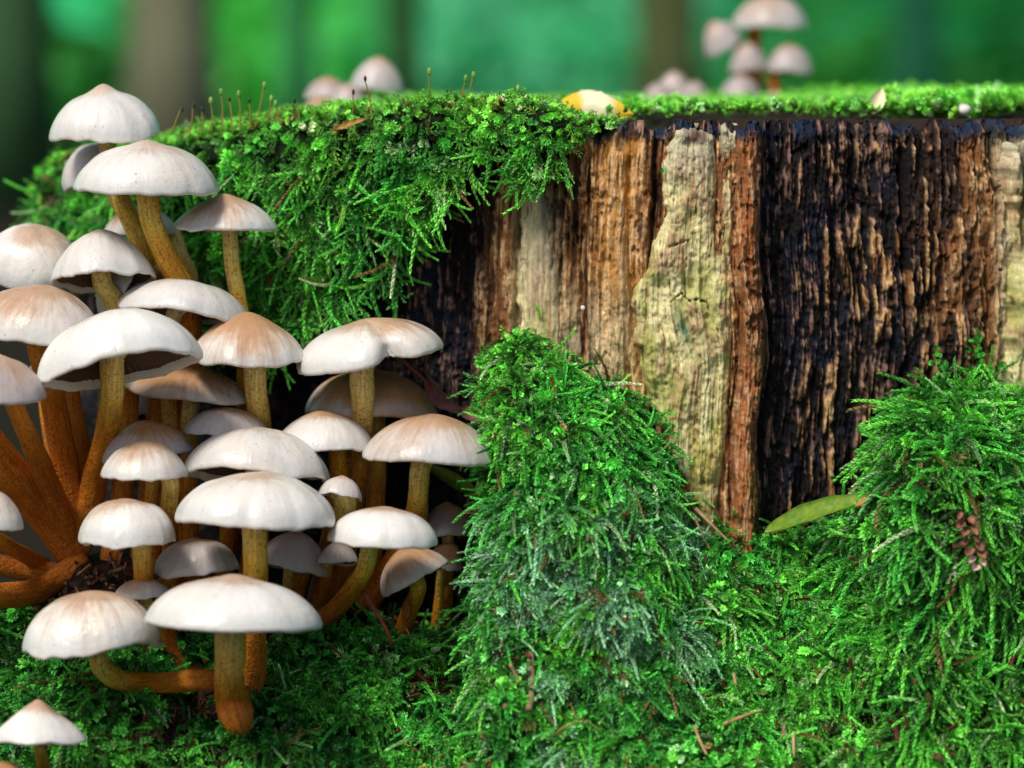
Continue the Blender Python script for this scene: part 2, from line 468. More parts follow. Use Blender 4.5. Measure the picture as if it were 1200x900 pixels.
def build_wood():
    thA = th_of_U(np.linspace(430, 1235, 860))
    th = np.concatenate([np.linspace(-math.pi, -1.35, 90)[:-1], np.linspace(-1.35, thA[0], 170)[:-1], thA, np.linspace(thA[-1], 1.35, 260)[1:-1], np.linspace(1.35, math.pi, 90)[:-1]])
    zA = -np.linspace(0.0, 0.132, 400)
    z = np.concatenate([zA, np.linspace(-0.137, -0.34, 12)])
    TH, Z = np.meshgrid(th, z)
    X, Y = stump_xy(TH)
    U, V = proj(np.stack([X, Y, Z], -1))
    rel, col = wood_fields(U, V)
    back = np.abs(TH) > 1.3                               # the far side: coordinates repeat there, so use the angle
    Ub = 600 + TH * 330; relb, colb = wood_fields(480 + (TH * 330) % 620, V)
    rel = np.where(back, relb, rel); col = np.where(back[..., None], colb, col)
    flare = 0.02 * sm(-0.10, -0.30, Z)
    round_top = -0.0025 * sm(-0.004, 0, Z)
    g = rel + flare + round_top
    X, Y = stump_xy(TH, g)
    # ragged cut edge
    Zr = Z + np.where(Z > -0.012, 1, 0) * (1 + Z / 0.012) * (-0.0030 * sm(.42, .75, fbm(U / 11, 0 * U, 5, 50)) )
    Zr = Zr + drop(X) * (1 + Z / .34)
    P = np.stack([X, Y, Zr], -1)
    f = gridfaces(len(z), len(th), wrap=True)
    o = mesh_np('wood_body', P.reshape(-1, 3), f, M_wood, True, None, col.reshape(-1, 3))
    child(o)
    # the cut top
    nr = 26; s = np.linspace(1.0, 0.0, nr)
    S, T2 = np.meshgrid(s, th[::3], indexing='ij')
    gx = P[0, ::3, :]
    cx = np.array([SCX, SCY, -0.001])
    Q = cx + (gx[None] - cx) * S[..., None]
    Q[..., 2] += 0.0025 * (fbm(Q[..., 0] * 80, Q[..., 1] * 80, 4) - .5) * (1 - S) * 2
    Q[..., 2] += drop(Q[..., 0]); Q[0, :, 2] = gx[:, 2]
    c = np.array([.03, .018, .012]) * (0.4 + 1.2 * fbm(Q[..., 0] * 300, Q[..., 1] * 300, 4)[..., None])
    o = mesh_np('cut_top', Q.reshape(-1, 3), gridfaces(nr, Q.shape[1], wrap=True), M_wood, True, None, c.reshape(-1, 3))
    child(o)
build_wood()

def slab(name, Vs, left, right, thick, colf, nU=150, nV=380, label=None):
    """a proud plate of wood lying on the stump face; left/right outline columns at heights Vs"""
    v = np.linspace(Vs[0], Vs[-1], nV); u = np.linspace(0, 1, nU)
    Uu, Vv = np.meshgrid(u, v)
    l = np.interp(Vv, Vs, left) + 14 * (fbm(Vv / 22, 0 * Vv, 4, 60) - .5); r = np.interp(Vv, Vs, right) + 4 * (fbm(Vv / 14, 0 * Vv, 3, 70) - .5)
    U = l + (r - l) * Uu
    e = np.minimum(np.minimum(Uu, 1 - Uu) * (r - l) / 16.0, 1); e = np.sqrt(np.clip(1 - (1 - e) ** 2, 0, 1))
    ev = np.clip((Vv - Vs[0] - 16 * (fbm(U / 9, 0 * U, 4, 3) - .25)) / 12, 0, 1); ev = np.sqrt(np.clip(1 - (1 - ev) ** 2, 0, 1))
    col, rel = colf(U, Vv)
    st = sm(.55, 0, e + .5 * (fbm(U / 6, Vv / 22, 3, 77) - .5)) * .75
    col = col * (1 - st)[..., None] + np.array([.10, .05, .025]) * st[..., None]
    th = th_of_U(U)
    zz = None
    g = -0.010 + (0.010 + thick) * e * ev + rel * e
    Z = -(Vv - 140) * 0.85 / FPX * 0.985
    X, Y = stump_xy(th, g)
    P = np.stack([X, Y, Z], -1)
    o = mesh_np(name, P.reshape(-1, 3), gridfaces(nV, nU), M_pale, True, None, np.clip(col, .002, 1).reshape(-1, 3))
    child(o)
    if label: o['label'] = label
    return o

def L3(a, b, f): return np.asarray(a) * (1 - f[..., None]) + np.asarray(b) * f[..., None]
def pale_cols(U, V):
    Uw = U + 14 * (fbm(V / 150, U / 90, 3, 80) - .5) * 2 + 2 * (fbm(V / 20, U / 20, 2, 81) - .5)
    s1 = fbm(Uw / 7, V / 110, 4, 81); s2 = fbm(Uw / 2.6, V / 34, 3, 82); iso = fbm(U / 24, V / 34, 4, 83); f = fbm(U / 5, V / 6, 3, 84)
    c = L3([.52, .43, .18], [.88, .80, .42], sm(.35, .65, s1 * .6 + s2 * .4))
    c = L3(c, [.40, .19, .11], sm(.50, .66, iso + .25 * np.exp(-((U - 842) / 22) ** 2 - ((V - 255) / 55) ** 2)) * sm(.38, .55, s2) * .75)
    c = L3(c, [.52, .50, .40], sm(240, 150, V) * .6)
    c = L3(c, [.40, .46, .10], sm(.40, .60, fbm(U / 20, V / 44, 3, 85)) * sm(220, 380, V) * .62)
    c = L3(c, [.52, .42, .12], sm(.5, .7, fbm(U / 17, V / 80, 3, 86)) * sm(330, 480, V) * .55)
    c = L3(c, [.09, .05, .03], sm(.36, .28, s2 * .55 + f * .45) * .8)
    c = L3(c, [.09, .035, .03], np.exp(-((U - 815) / 13) ** 2 - ((V - 158) / 11) ** 2))       # charred red-brown tip
    c = L3(c, [.05, .20, .12], np.exp(-(((U - 801 - (V - 385) * .3) / 6) ** 2) - ((V - 387) / 20) ** 2) * .9)
    rel = .0012 * (s1 - .5) * 2 + .0005 * (s2 - .5) * 2 + .0026 * (iso - .5) * 2 + .0005 * (f - .5) * 2
    gv = np.exp(-((Uw - 841) / 3.5) ** 2) * sm(330, 250, V)
    rel = rel - .004 * gv; c = c * (1 - .55 * gv)[..., None]
    vb = 350 + 22 * (fbm(U / 16, 0 * U, 4, 88) - .5) + np.floor(U / 9) % 2 * 2.5
    hc = np.exp(-((V - vb) / 1.3) ** 2) * sm(783, 800, U) * sm(838, 815, U)
    hc = np.maximum(hc, .7 * np.exp(-((V - 287 - (U - 790) * -.35) / 1.2) ** 2) * sm(775, 785, U) * sm(806, 798, U))
    hc = hc * (.4 + .6 * sm(.4, .55, fbm(U / 4, V / 9, 2, 89)))
    rel = rel - .0022 * hc; c = c * (1 - .75 * hc)[..., None]
    return c, rel
slab('pale_wood_plate', [144, 170, 250, 300, 355, 430, 480, 520, 560, 600, 640], [784, 772, 772, 758, 738, 742, 758, 778, 794, 810, 824],
     [866, 870, 866, 862, 862, 862, 860, 857, 852, 848, 850], 0.0030, pale_cols, label='long cream and yellow plate of bare sapwood')
def pale2(U, V):
    c, rel = pale_cols(U - 350, V)
    return c, rel
slab('pale_wood_plate', [158, 200, 300, 400, 520, 640], [1170, 1166, 1176, 1172, 1168, 1170], [1262, 1266, 1270, 1262, 1258, 1258], 0.006, pale2,
     nU=90, nV=250, label='cream wood plate beside the dark streaked wood')
def rust_cols(U, V):
    s2 = fbm(U / 2.2, V / 11, 4, 91); iso = fbm(U / 9, V / 22, 4, 92)
    c = L3([.10, .030, .012], [.40, .135, .045], sm(.36, .58, s2 * .5 + iso * .5))
    c = L3(c, [.66, .40, .22], sm(.56, .68, s2))
    return c, .0022 * (iso - .5) * 2 + .0012 * (s2 - .5) * 2
slab('rust_wood_strip', [170, 230, 300, 380, 440, 500, 560, 600, 640], [868, 870, 868, 870, 868, 866, 860, 856, 852],
     [878, 884, 886, 886, 884, 886, 888, 888, 888], 0.0045, rust_cols, nU=30, nV=340, label='narrow rust brown strip of crumbling wood')
def plate_brown(U, V):
    rel, c = wood_fields(U, V)
    s = fbm(U / 3, V / 50, 4, 95)
    c = L3(c, [.45, .30, .15], sm(.45, .62, s) * .55)
    return c, rel * .7
slab('ochre_wood_strip', [168, 220, 300, 360, 430, 480, 540], [700, 702, 706, 712, 716, 722, 730], [737, 742, 744, 748, 744, 742, 738], 0.002, plate_brown, nU=60, nV=330, label='ochre brown strip of fibrous wood')
slab('cream_wood_strip', [215, 260, 330, 400, 470], [612, 606, 602, 602, 604], [640, 652, 660, 664, 666], 0.0015, lambda U, V: (lambda c, r: (c * np.array([.98, .95, .92]), r))(*pale_cols(U + 165, V * .4 + 60)), nU=60, nV=250, label='short cream strip of weathered wood')

# ------------------------------------------------------------------ the mossy mound in front of the stump
TX = [-700, -150, 0, 60, 90, 150, 220, 300, 350, 420, 470, 535, 561, 567, 573, 584, 600, 622, 650, 680, 722, 754, 772, 784, 798, 830, 900, 960, 1010, 1030, 1042, 1058, 1080, 1112, 1150, 1200, 1400, 1900]
TY = [1000, 800, 712, 688, 655, 650, 690, 700, 712, 712, 722, 745, 738, 612, 442, 410, 388, 398, 424, 454, 462, 500, 530, 568, 606, 628, 636, 630, 600, 560, 520, 496, 476, 468, 468, 480, 600, 1000]
VB = 965.0
def topV(U): return np.interp(U, TX, TY)
def mound_Y(U, V):
    T = topV(U)
    Yt = np.where(U < 561, 0.012, Ys_of_U(np.clip(U, 150, 1500)) + 0.004)
    Yt = np.where(U > 1400, Yt + 0 * U, Yt)
    d = np.clip((V - T) / (VB - T), 0, 1)
    tall = sm(640, 480, T)                       # humps bulge quickly, flats slope evenly
    g = tall * (0.42 * (1 - np.exp(-d / 0.075)) + 0.58 * d ** 1.15) + (1 - tall) * (0.22 * (1 - np.exp(-d / .1)) + .78 * d)
    Y = Yt + (-0.070 - Yt) * g
    Y = Y + 0.016 * np.exp(-((U - 561) / 16) ** 2) * sm(720, 640, V) * (U > 559)
    Y = Y - 0.010 * np.exp(-((U - 690) / 85) ** 2 - ((V - 620) / 120) ** 2)
    Y = Y - 0.018 * np.exp(-((U - 1125) / 90) ** 2 - ((V - 590) / 110) ** 2)
    Y = Y + 0.010 * np.exp(-((U - 1010) / 45) ** 2 - ((V - 830) / 35) ** 2)      # dark hollow low right
    Y = Y + 0.008 * np.exp(-((U - 1165) / 30) ** 2 - ((V - 760) / 30) ** 2)
    lump = (fbm(U / 70, V / 60, 4, 101) - .5) * 0.016 + (fbm(U / 22, V / 20, 3, 103) - .5) * .006
    pit = .009 * sm(.47, .36, fbm(U / 22, V / 20, 4, 130)) + .003 * sm(.5, .36, fbm(U / 9, V / 9, 3, 131))
    return Y + (lump + pit * (U > 560)) * np.clip(d * 8 + .15, 0, 1)
def soil_cols(U, V):
    f = fbm(U / 14, V / 14, 4, 110)
    c = L3([.012, .008, .006], [.055, .030, .020], sm(.4, .65, f))
    red = np.exp(-((U - 520) / 36) ** 2 - ((V - 790) / 26) ** 2)
    c = L3(c, [.22, .07, .05], red * sm(.42, .6, fbm(U / 6, V / 6, 3, 111)) * .8)
    g = sm(560, 620, U) * .6
    c = L3(c, [.012, .035, .010], g)
    return c
def build_mound():
    Uc = np.concatenate([np.linspace(-700, -60, 30)[:-1], np.linspace(-60, 540, 300)[:-1], np.linspace(540, 575, 40)[:-1], np.linspace(575, 1260, 340)[:-1], np.linspace(1260, 1900, 30)])
    s = np.linspace(0, 1, 230) ** 1.15
    S, U = np.meshgrid(s, Uc, indexing='ij')
    T = topV(U); V = T + (np.maximum(VB, T + 10) - T) * S
    Y = mound_Y(U, V)
    P = at(U, V, Y)
    col = soil_cols(U, V)
    t = P[0].copy(); k1 = t.copy(); k1[:, 1] += .05; k1[:, 2] -= .004; k2 = k1.copy(); k2[:, 1] += .12; k2[:, 2] -= .03; k3 = k2.copy(); k3[:, 1] += .12; k3[:, 2] = np.minimum(k2[:, 2], -.315)
    b = P[-1].copy(); b1 = b.copy(); b1[:, 1] -= .02; b1[:, 2] -= .03; b2 = b.copy(); b2[:, 1] -= .07; b2[:, 2] -= .08; b3 = b.copy(); b3[:, 1] -= .16; b3[:, 2] = -.315
    for q in (k1, k2, k3, b1, b2, b3): q[:, 2] = np.maximum(q[:, 2], -.32)
    P = np.concatenate([k3[None], k2[None], k1[None], P, b1[None], b2[None], b3[None]])
    P[..., 2] = np.maximum(P[..., 2], -.32)
    col = np.concatenate([np.repeat(col[:1], 3, 0), col, np.repeat(col[-1:], 3, 0)])
    o = mesh_np('mossy_mound', P.reshape(-1, 3), gridfaces(P.shape[0], P.shape[1]), M_soil, True, None, col.reshape(-1, 3))
    tag(o, 'dark humus and root mound sloping down from the foot of the stump', None, None, 'structure')
build_mound()

# ------------------------------------------------------------------ moss shoots (prototypes are never linked to the scene)
def shoot(kind, seed):
    r = random.Random(seed)
    V, F, C = [], [], []
    def leaf(p, d, up, ln, w, g):
        ln *= 1.35; w *= 1.35
        d = d.normalized(); side = d.cross(up)
        if side.length < 1e-4: side = d.cross(Vector((1, 0, 0)))
        side.normalize(); nn = side.cross(d)
        b = len(V)
        mid = p + d * ln * .45
        V.extend([p, mid - side * w + nn * w * .35, p + d * ln, mid + side * w + nn * w * .35])
        F.append((b, b + 1, b + 2, b + 3))
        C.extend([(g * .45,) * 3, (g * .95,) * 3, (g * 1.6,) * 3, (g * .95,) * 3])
    def strand(p0, d0, droop, ln, n, leaf_l, leaf_w, per, spread, taper=True, shade=1.0):
        p = p0.copy(); d = d0.normalized(); step = ln / n
        wv = Vector((r.uniform(-1, 1), r.uniform(-1, 1), r.uniform(-1, 1))) * .12
        a = r.uniform(0, 6.28); pts = [p.copy()]
        for k in range(n):
            f = k / n
            d = (d + droop * (1.0 / n) + wv * (4.0 / n) * math.sin(f * 6)).normalized()
            p = p + d * step; pts.append(p.copy())
            ref = Vector((0, 1, 0)) if abs(d.y) < .9 else Vector((1, 0, 0))
            u = d.cross(ref).normalized(); v = d.cross(u)
            tp = (1 - .55 * f) if taper else 1.0
            for q in range(per):
                a += 2.4
                out = (u * math.cos(a) + v * math.sin(a))
                ld = d * math.cos(spread) + out * math.sin(spread)
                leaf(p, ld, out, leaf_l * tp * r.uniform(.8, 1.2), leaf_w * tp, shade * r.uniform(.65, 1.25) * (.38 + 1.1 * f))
        # thin stem ribbon (three sided)
        for k in range(0, n, 3):
            e = min(k + 3, n); b = len(V); w = leaf_w * .35
            for pp in (pts[k], pts[e]):
                V.extend([pp + Vector((w, 0, 0)), pp + Vector((-w * .5, w * .87, 0)), pp + Vector((-w * .5, -w * .87, 0))])
                C.extend([(.6 * shade,) * 3] * 3)
            for q in range(3): F.append((b + q, b + (q + 1) % 3, b + 3 + (q + 1) % 3, b + 3 + q))
        return pts
    mm = .001
    if kind == 'strand':
        strand(Vector(), Vector((.1, 0, 1)), Vector((2.1, r.uniform(-.4, .4), -.3)), r.uniform(13, 19) * mm, 28, 1.45 * mm, .33 * mm, 3, .40)
    elif kind == 'feather':
        pts = strand(Vector(), Vector((.1, 0, 1)), Vector((1.8, r.uniform(-.5, .5), -.2)), 10 * mm, 16, 1.1 * mm, .27 * mm, 2, .5)
        for k in range(3, 16, 2):
            s = 1 if (k // 2) % 2 else -1
            d = (pts[k] - pts[k - 1]).normalized(); sd_ = d.cross(Vector((1, 0, .4))).normalized() * s
            strand(pts[k], d * .6 + sd_, Vector((.5, 0, -.2)), r.uniform(3, 4.6) * mm * (1.15 - k / 22), 7, .85 * mm, .23 * mm, 2, .5)
    elif kind == 'tuft':
        for q in range(r.choice((2, 3))):
            strand(Vector((r.uniform(-1, 1), r.uniform(-1, 1), 0)) * mm, Vector((r.uniform(-.6, .6), r.uniform(-.6, .6), 1)), Vector((.7, 0, 0)), r.uniform(3.5, 6.0) * mm, 8, 1.5 * mm, .36 * mm, 4, .85, False)
    elif kind == 'frond':       # pale crinkled sprig
        for q in range(5):
            a = q * 1.26 + r.uniform(-.3, .3)
            strand(Vector(), Vector((math.cos(a) * .8, math.sin(a) * .8, .7)), Vector((.3, 0, -.3)), r.uniform(3, 5) * mm, 7, 1.0 * mm, .42 * mm, 3, 1.0, False, 1.1)
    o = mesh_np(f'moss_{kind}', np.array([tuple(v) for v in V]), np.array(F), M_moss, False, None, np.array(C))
    COL.objects.unlink(o)
    return o

def proto_coll(name, objs):
    c = bpy.data.collections.new(name)
    for o in objs: c.objects.link(o)
    return c
kinds = [('strand', 4), ('feather', 3), ('tuft', 3), ('frond', 3)]
protos = []; IDX = {}
for kd, n in kinds:
    IDX[kd] = (len(protos), n)
    for q in range(n): protos.append(shoot(kd, 100 * len(protos) + 7))
for k_, o_ in enumerate(protos): o_.name = 'moss_shoot_%02d' % k_ if False else 'moss_%s%s' % ('abcdefghijklmnopqrst'[k_], '')
MOSS = proto_coll('moss_shoots', protos)

def scatter(name, pos, rot, scl, idx, tint, coll, label, kind='stuff', group=None, cat=None):
    me = bpy.data.meshes.new(name)
    n = len(pos)
    me.vertices.add(n); me.vertices.foreach_set('co', np.asarray(pos, np.float32).ravel())
    def attr(nm, ty, data, key):
        a = me.attributes.new(nm, ty, 'POINT'); a.data.foreach_set(key, np.asarray(data).ravel())
    attr('rot', 'FLOAT_VECTOR', np.asarray(rot, np.float32), 'vector')
    attr('scl', 'FLOAT', np.asarray(scl, np.float32), 'value')
    attr('pick', 'INT', np.asarray(idx, np.int32), 'value')
    t4 = np.ones((n, 4), np.float32); t4[:, :3] = tint
    attr('tint', 'FLOAT_COLOR', t4, 'color')
    o = bpy.data.objects.new(name, me); COL.objects.link(o)
    ng = bpy.data.node_groups.new(name + '_growth', 'GeometryNodeTree')
    ng.interface.new_socket('Geometry', in_out='INPUT', socket_type='NodeSocketGeometry')
    ng.interface.new_socket('Geometry', in_out='OUTPUT', socket_type='NodeSocketGeometry')
    gi = ng.nodes.new('NodeGroupInput'); go = ng.nodes.new('NodeGroupOutput')
    ci = ng.nodes.new('GeometryNodeCollectionInfo'); ci.inputs['Collection'].default_value = coll
    ci.inputs['Separate Children'].default_value = True; ci.inputs['Reset Children'].default_value = True
    iop = ng.nodes.new('GeometryNodeInstanceOnPoints'); iop.inputs['Pick Instance'].default_value = True
    def na(nm, ty):
        a = ng.nodes.new('GeometryNodeInputNamedAttribute'); a.data_type = ty; a.inputs['Name'].default_value = nm
        return a.outputs['Attribute']
    lk = ng.links.new
    m2p = ng.nodes.new('GeometryNodeMeshToPoints')
    lk(gi.outputs[0], m2p.inputs['Mesh']); lk(m2p.outputs[0], iop.inputs['Points'])
    lk(ci.outputs[0], iop.inputs['Instance'])
    lk(na('pick', 'INT'), iop.inputs['Instance Index'])
    lk(na('rot', 'FLOAT_VECTOR'), iop.inputs['Rotation'])
    lk(na('scl', 'FLOAT'), iop.inputs['Scale'])
    lk(iop.outputs[0], go.inputs[0])
    md = o.modifiers.new('growth', 'NODES'); md.node_group = ng
    tag(o, label, cat, group, kind)
    return o

def frames(d, down):
    """euler rotations with local Z along d and local X towards down"""
    z = d / (np.linalg.norm(d, axis=1)[:, None] + 1e-12)
    x = down - z * np.sum(down * z, 1)[:, None]
    bad = np.linalg.norm(x, axis=1) < 1e-3
    x[bad] = np.array([1.0, 0.3, 0]) - z[bad] * (z[bad] @ np.array([1.0, 0.3, 0]))[:, None]
    x /= np.linalg.norm(x, axis=1)[:, None]
    y = np.cross(z, x)
    ry = np.arcsin(np.clip(-x[:, 2], -1, 1)); rx = np.arctan2(y[:, 2], z[:, 2]); rz = np.arctan2(x[:, 1], x[:, 0])
    return np.stack([rx, ry, rz], 1)

def surf_sample(fn, U, V, eps=2.0):
    P = fn(U, V); a = fn(U + eps, V) - P; b = fn(U, V + eps) - P
    n = np.cross(b, a); n /= np.linalg.norm(n, axis=1)[:, None] + 1e-12
    return P, n

def pick(names, probs, n):
    k = rng.choice(len(names), n, p=probs); out = np.zeros(n, int)
    for i, nm in enumerate(names):
        b, c = IDX[nm]; q = k == i; out[q] = b + rng.integers(0, c, q.sum())
    return out

def lerp3(a, b, f): f = np.clip(f, 0, 1)[:, None]; return np.asarray(a) * (1 - f) + np.asarray(b) * f
G_bright = np.array([.20, .70, .08]); G_yel = np.array([.36, .76, .08]); G_mid = np.array([.08, .46, .07]); G_dark = np.array([.02, .15, .025])
G_teal = np.array([.38, .72, .44]); G_pale = np.array([.60, .85, .46])
DOWN = np.array([0, 0, -1.0])

def vary(c, m):
    c = c * rng.uniform(.5, 1.75, m)[:, None]
    dead = (rng.random(m) < .025)[:, None]
    return np.clip(np.where(dead, np.array([.30, .20, .07]), c), 0, .92)
def mound_fn(U, V): return at(U, V, mound_Y(U, V))
def moss_on_mound(name, n, region, names, probs, tintf, outw, downw, rnd, sc, label, lift=0.0, extra=()):
    u0, u1, v0, v1 = region
    U = rng.uniform(u0, u1, n * 3); V = rng.uniform(v0, v1, n * 3)
    T = topV(U)
    dens = region_density(name, U, V)
    k = (V > T - 1) & (rng.random(n * 3) < dens)
    U, V = U[k][:n], V[k][:n]
    for (a0, a1, b0, b1, n2) in extra:          # steep shoulders need more shoots per column
        ue = rng.uniform(a0, a1, n2); ve = topV(ue) + rng.uniform(0, b1 - b0, n2); U = np.append(U, ue); V = np.append(V, ve)
    P, nn = surf_sample(mound_fn, U, V)
    m = len(U)
    comb = (fbm(U / 38, V / 38, 3, 190) - .5) * 3.2
    dt = DOWN - nn * (nn @ DOWN)[:, None]                       # downhill along the surface
    d = nn * outw + dt * downw + rng.normal(0, rnd, (m, 3)); d[:, 0] += comb
    dn = dt + DOWN * .15 + rng.normal(0, .25, (m, 3)); dn[:, 0] += comb * .5
    rot = frames(d, dn)
    P = P + nn * (lift - .0006) + nn * rng.uniform(-.001, .0015, (m, 1))
    scl = rng.uniform(sc[0], sc[1], m)
    return scatter(name, P, rot, scl, pick(names, probs, m), vary(tintf(U, V, m), m), MOSS, label)

def region_density(name, U, V):
    T = topV(U)
    gap = sm(.40, .54, fbm(U / 22, V / 20, 4, 130))
    hol = 1 - .93 * np.exp(-((U - 1010) / 42) ** 2 - ((V - 832) / 30) ** 2) - .85 * np.exp(-((U - 1175) / 40) ** 2 - ((V - 768) / 24) ** 2)
    top = np.exp(-np.clip(V - T, 0, None) / 25)
    gap = np.maximum(gap, top)
    if name == 'moss_hump': return (.12 + .84 * gap) * sm(556, 568, U) * sm(828, 808, U) * sm(720, 690, V - .0 * U)
    if name == 'right_moss_hump': return (.2 + .8 * gap) * hol * sm(1005, 1035, U + np.clip(V - 540, 0, None) * .8)
    if name == 'ground_moss':
        d = (.2 + .8 * gap) * hol
        d = d * np.where(U < 560, sm(720, 780, V + 40 * (fbm(U / 40, V / 40, 3, 140) - .5)), 1)
        d = d * (1 - .9 * np.exp(-((U - 525) / 45) ** 2 - ((V - 790) / 28) ** 2))
        d = d * (1 - .92 * np.exp(-((U - 230) / 85) ** 2 - ((V - 840) / 55) ** 2)) * (1 - .6 * np.exp(-((U - 400) / 50) ** 2 - ((V - 870) / 40) ** 2))
        d = np.where((U > 560) & (U < 830), d * sm(640, 700, V), d)
        d = np.where(U < 60, np.maximum(d, .55 * sm(690, 720, V)), d)
        return np.clip(d, 0, 1)
    return gap

def tint_hump(U, V, m):
    r = rng.random(m); f = fbm(U / 30, V / 30, 3, 150)
    c = lerp3(G_mid, G_bright, sm(.35, .6, f) * .8 + r * .3)
    c = lerp3(c, G_teal, sm(560, 640, V) * sm(.36, .55, fbm(U / 40, V / 40, 3, 151)) * .9)
    c = lerp3(c, G_pale, (r > .93) * .7)
    c = lerp3(c, G_dark, (rng.random(m) < .18) * .8)
    return c
def tint_right(U, V, m):
    r = rng.random(m); f = fbm(U / 34, V / 34, 3, 155)
    c = lerp3(G_mid, G_bright, sm(.25, .5, f) * .8 + r * .35)
    c = lerp3(c, G_pale, (r > .92) * .6)
    return lerp3(c, G_dark, (rng.random(m) < .18) * .8)
def tint_ground(U, V, m):
    r = rng.random(m); f = fbm(U / 34, V / 34, 3, 158)
    c = lerp3(G_mid, G_bright, sm(.38, .62, f) * .75 + r * .25)
    c = lerp3(c, G_teal, sm(.5, .64, fbm(U / 45, V / 45, 3, 159)) * sm(860, 760, U) * sm(560, 620, U) * .8)
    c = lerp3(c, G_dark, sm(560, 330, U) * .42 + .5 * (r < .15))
    c = lerp3(c, G_pale, (r > .95) * .5)
    return lerp3(c, np.array([.25, .14, .05]), (rng.random(m) < .02) * .8)

moss_on_mound('moss_hump', 8000, (550, 850, 375, 730), ['strand', 'feather', 'frond', 'tuft'], [.60, .22, .10, .08], tint_hump, .50, 1.0, .26, (.6, 1.1), 'tall green feather moss hump rising in front of the brown and cream wood', extra=((566, 800, 0, 45, 700),))
moss_on_mound('right_moss_hump', 8200, (990, 1320, 440, 960), ['strand', 'feather', 'tuft'], [.76, .18, .06], tint_right, .55, 1.0, .26, (.75, 1.35), 'bright green trailing moss hump at the right foot of the stump', extra=((1022, 1300, 0, 60, 1500), (1026, 1200, 0, 28, 700)))
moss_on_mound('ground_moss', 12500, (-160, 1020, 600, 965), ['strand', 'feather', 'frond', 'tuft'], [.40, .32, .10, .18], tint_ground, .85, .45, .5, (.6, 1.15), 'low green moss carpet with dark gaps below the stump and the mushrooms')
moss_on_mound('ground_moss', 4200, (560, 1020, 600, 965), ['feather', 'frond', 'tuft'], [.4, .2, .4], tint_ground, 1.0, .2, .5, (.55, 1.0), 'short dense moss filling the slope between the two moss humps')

# hanging moss curtain on the upper left of the stump and its top cushion
LX = [20, 45, 75, 95, 150, 185, 215, 260, 310, 350, 385, 410, 440, 475, 500, 530, 560, 585, 610, 640, 665, 685, 705, 722]
LY = [235, 262, 258, 222, 226, 300, 345, 366, 366, 384, 388, 360, 328, 328, 272, 226, 184, 176, 184, 194, 178, 152, 150, 143]
def drape(u, w):
    """u: column; w<0 on the cut top (metres inward), w>0 down the face (metres)"""
    th = th_of_U(u)
    lump = .0060 * (fbm(u / 34, w * 110, 4, 170) - .3) - .004 * sm(.47, .38, fbm(u / 26, w * 130 + 7, 4, 175)) + .003 * fbm(u / 13, w * 260, 3, 171)
    thick = .006 * sm(725, 640, u) * sm(20, 60, u) + .003
    wf = np.clip(w, 0, None); wt = np.clip(-w, 0, None)
    q = np.clip(wf / .010, 0, 1)
    g = np.where(w >= 0, (thick + lump) * (.35 + .65 * np.sqrt(1 - (1 - q) ** 2)), .35 * (thick + lump) - wt)
    x, y = stump_xy(th, g)
    z = -.0008 - .0035 * sm(600, 690, u) * (1 - q) + .30 * thick * sm(400, 540, u) * (1 - q) + lump * .5 * (1 - q) - wf + drop(x)
    return np.stack([x, y, z], -1)
def drapeL(u):
    return np.maximum((np.interp(u, LX, LY) + 9 * (fbm(u / 12, 0 * u, 3, 172) - .5) * 2 - 140) * (Ys_of_U(u) + .85) / FPX, 0.0015)
def build_drape():
    u = np.linspace(22, 722, 330)
    rows = []
    for s in np.linspace(-1, 1, 120):
        rows.append(drape(u, np.where(s < 0, s * .10, s * (drapeL(u) - .004))))
    P = np.array(rows)
    # tuck the edges into the wood
    th = th_of_U(u); x, y = stump_xy(th, -.008)
    e = np.stack([x, y, -drapeL(u) + .001 + drop(x)], -1)
    P = np.concatenate([P, e[None]])
    c = np.zeros(P.shape) + np.array([.010, .022, .007])
    o = mesh_np('moss_peat', P.reshape(-1, 3), gridfaces(*P.shape[:2], flip=True), M_soil, True, None, c.reshape(-1, 3))
    return o
peat = build_drape(); peat['kind'] = 'stuff'
tag(peat, 'dark peaty mat beneath the moss hanging over the upper left of the stump', None)
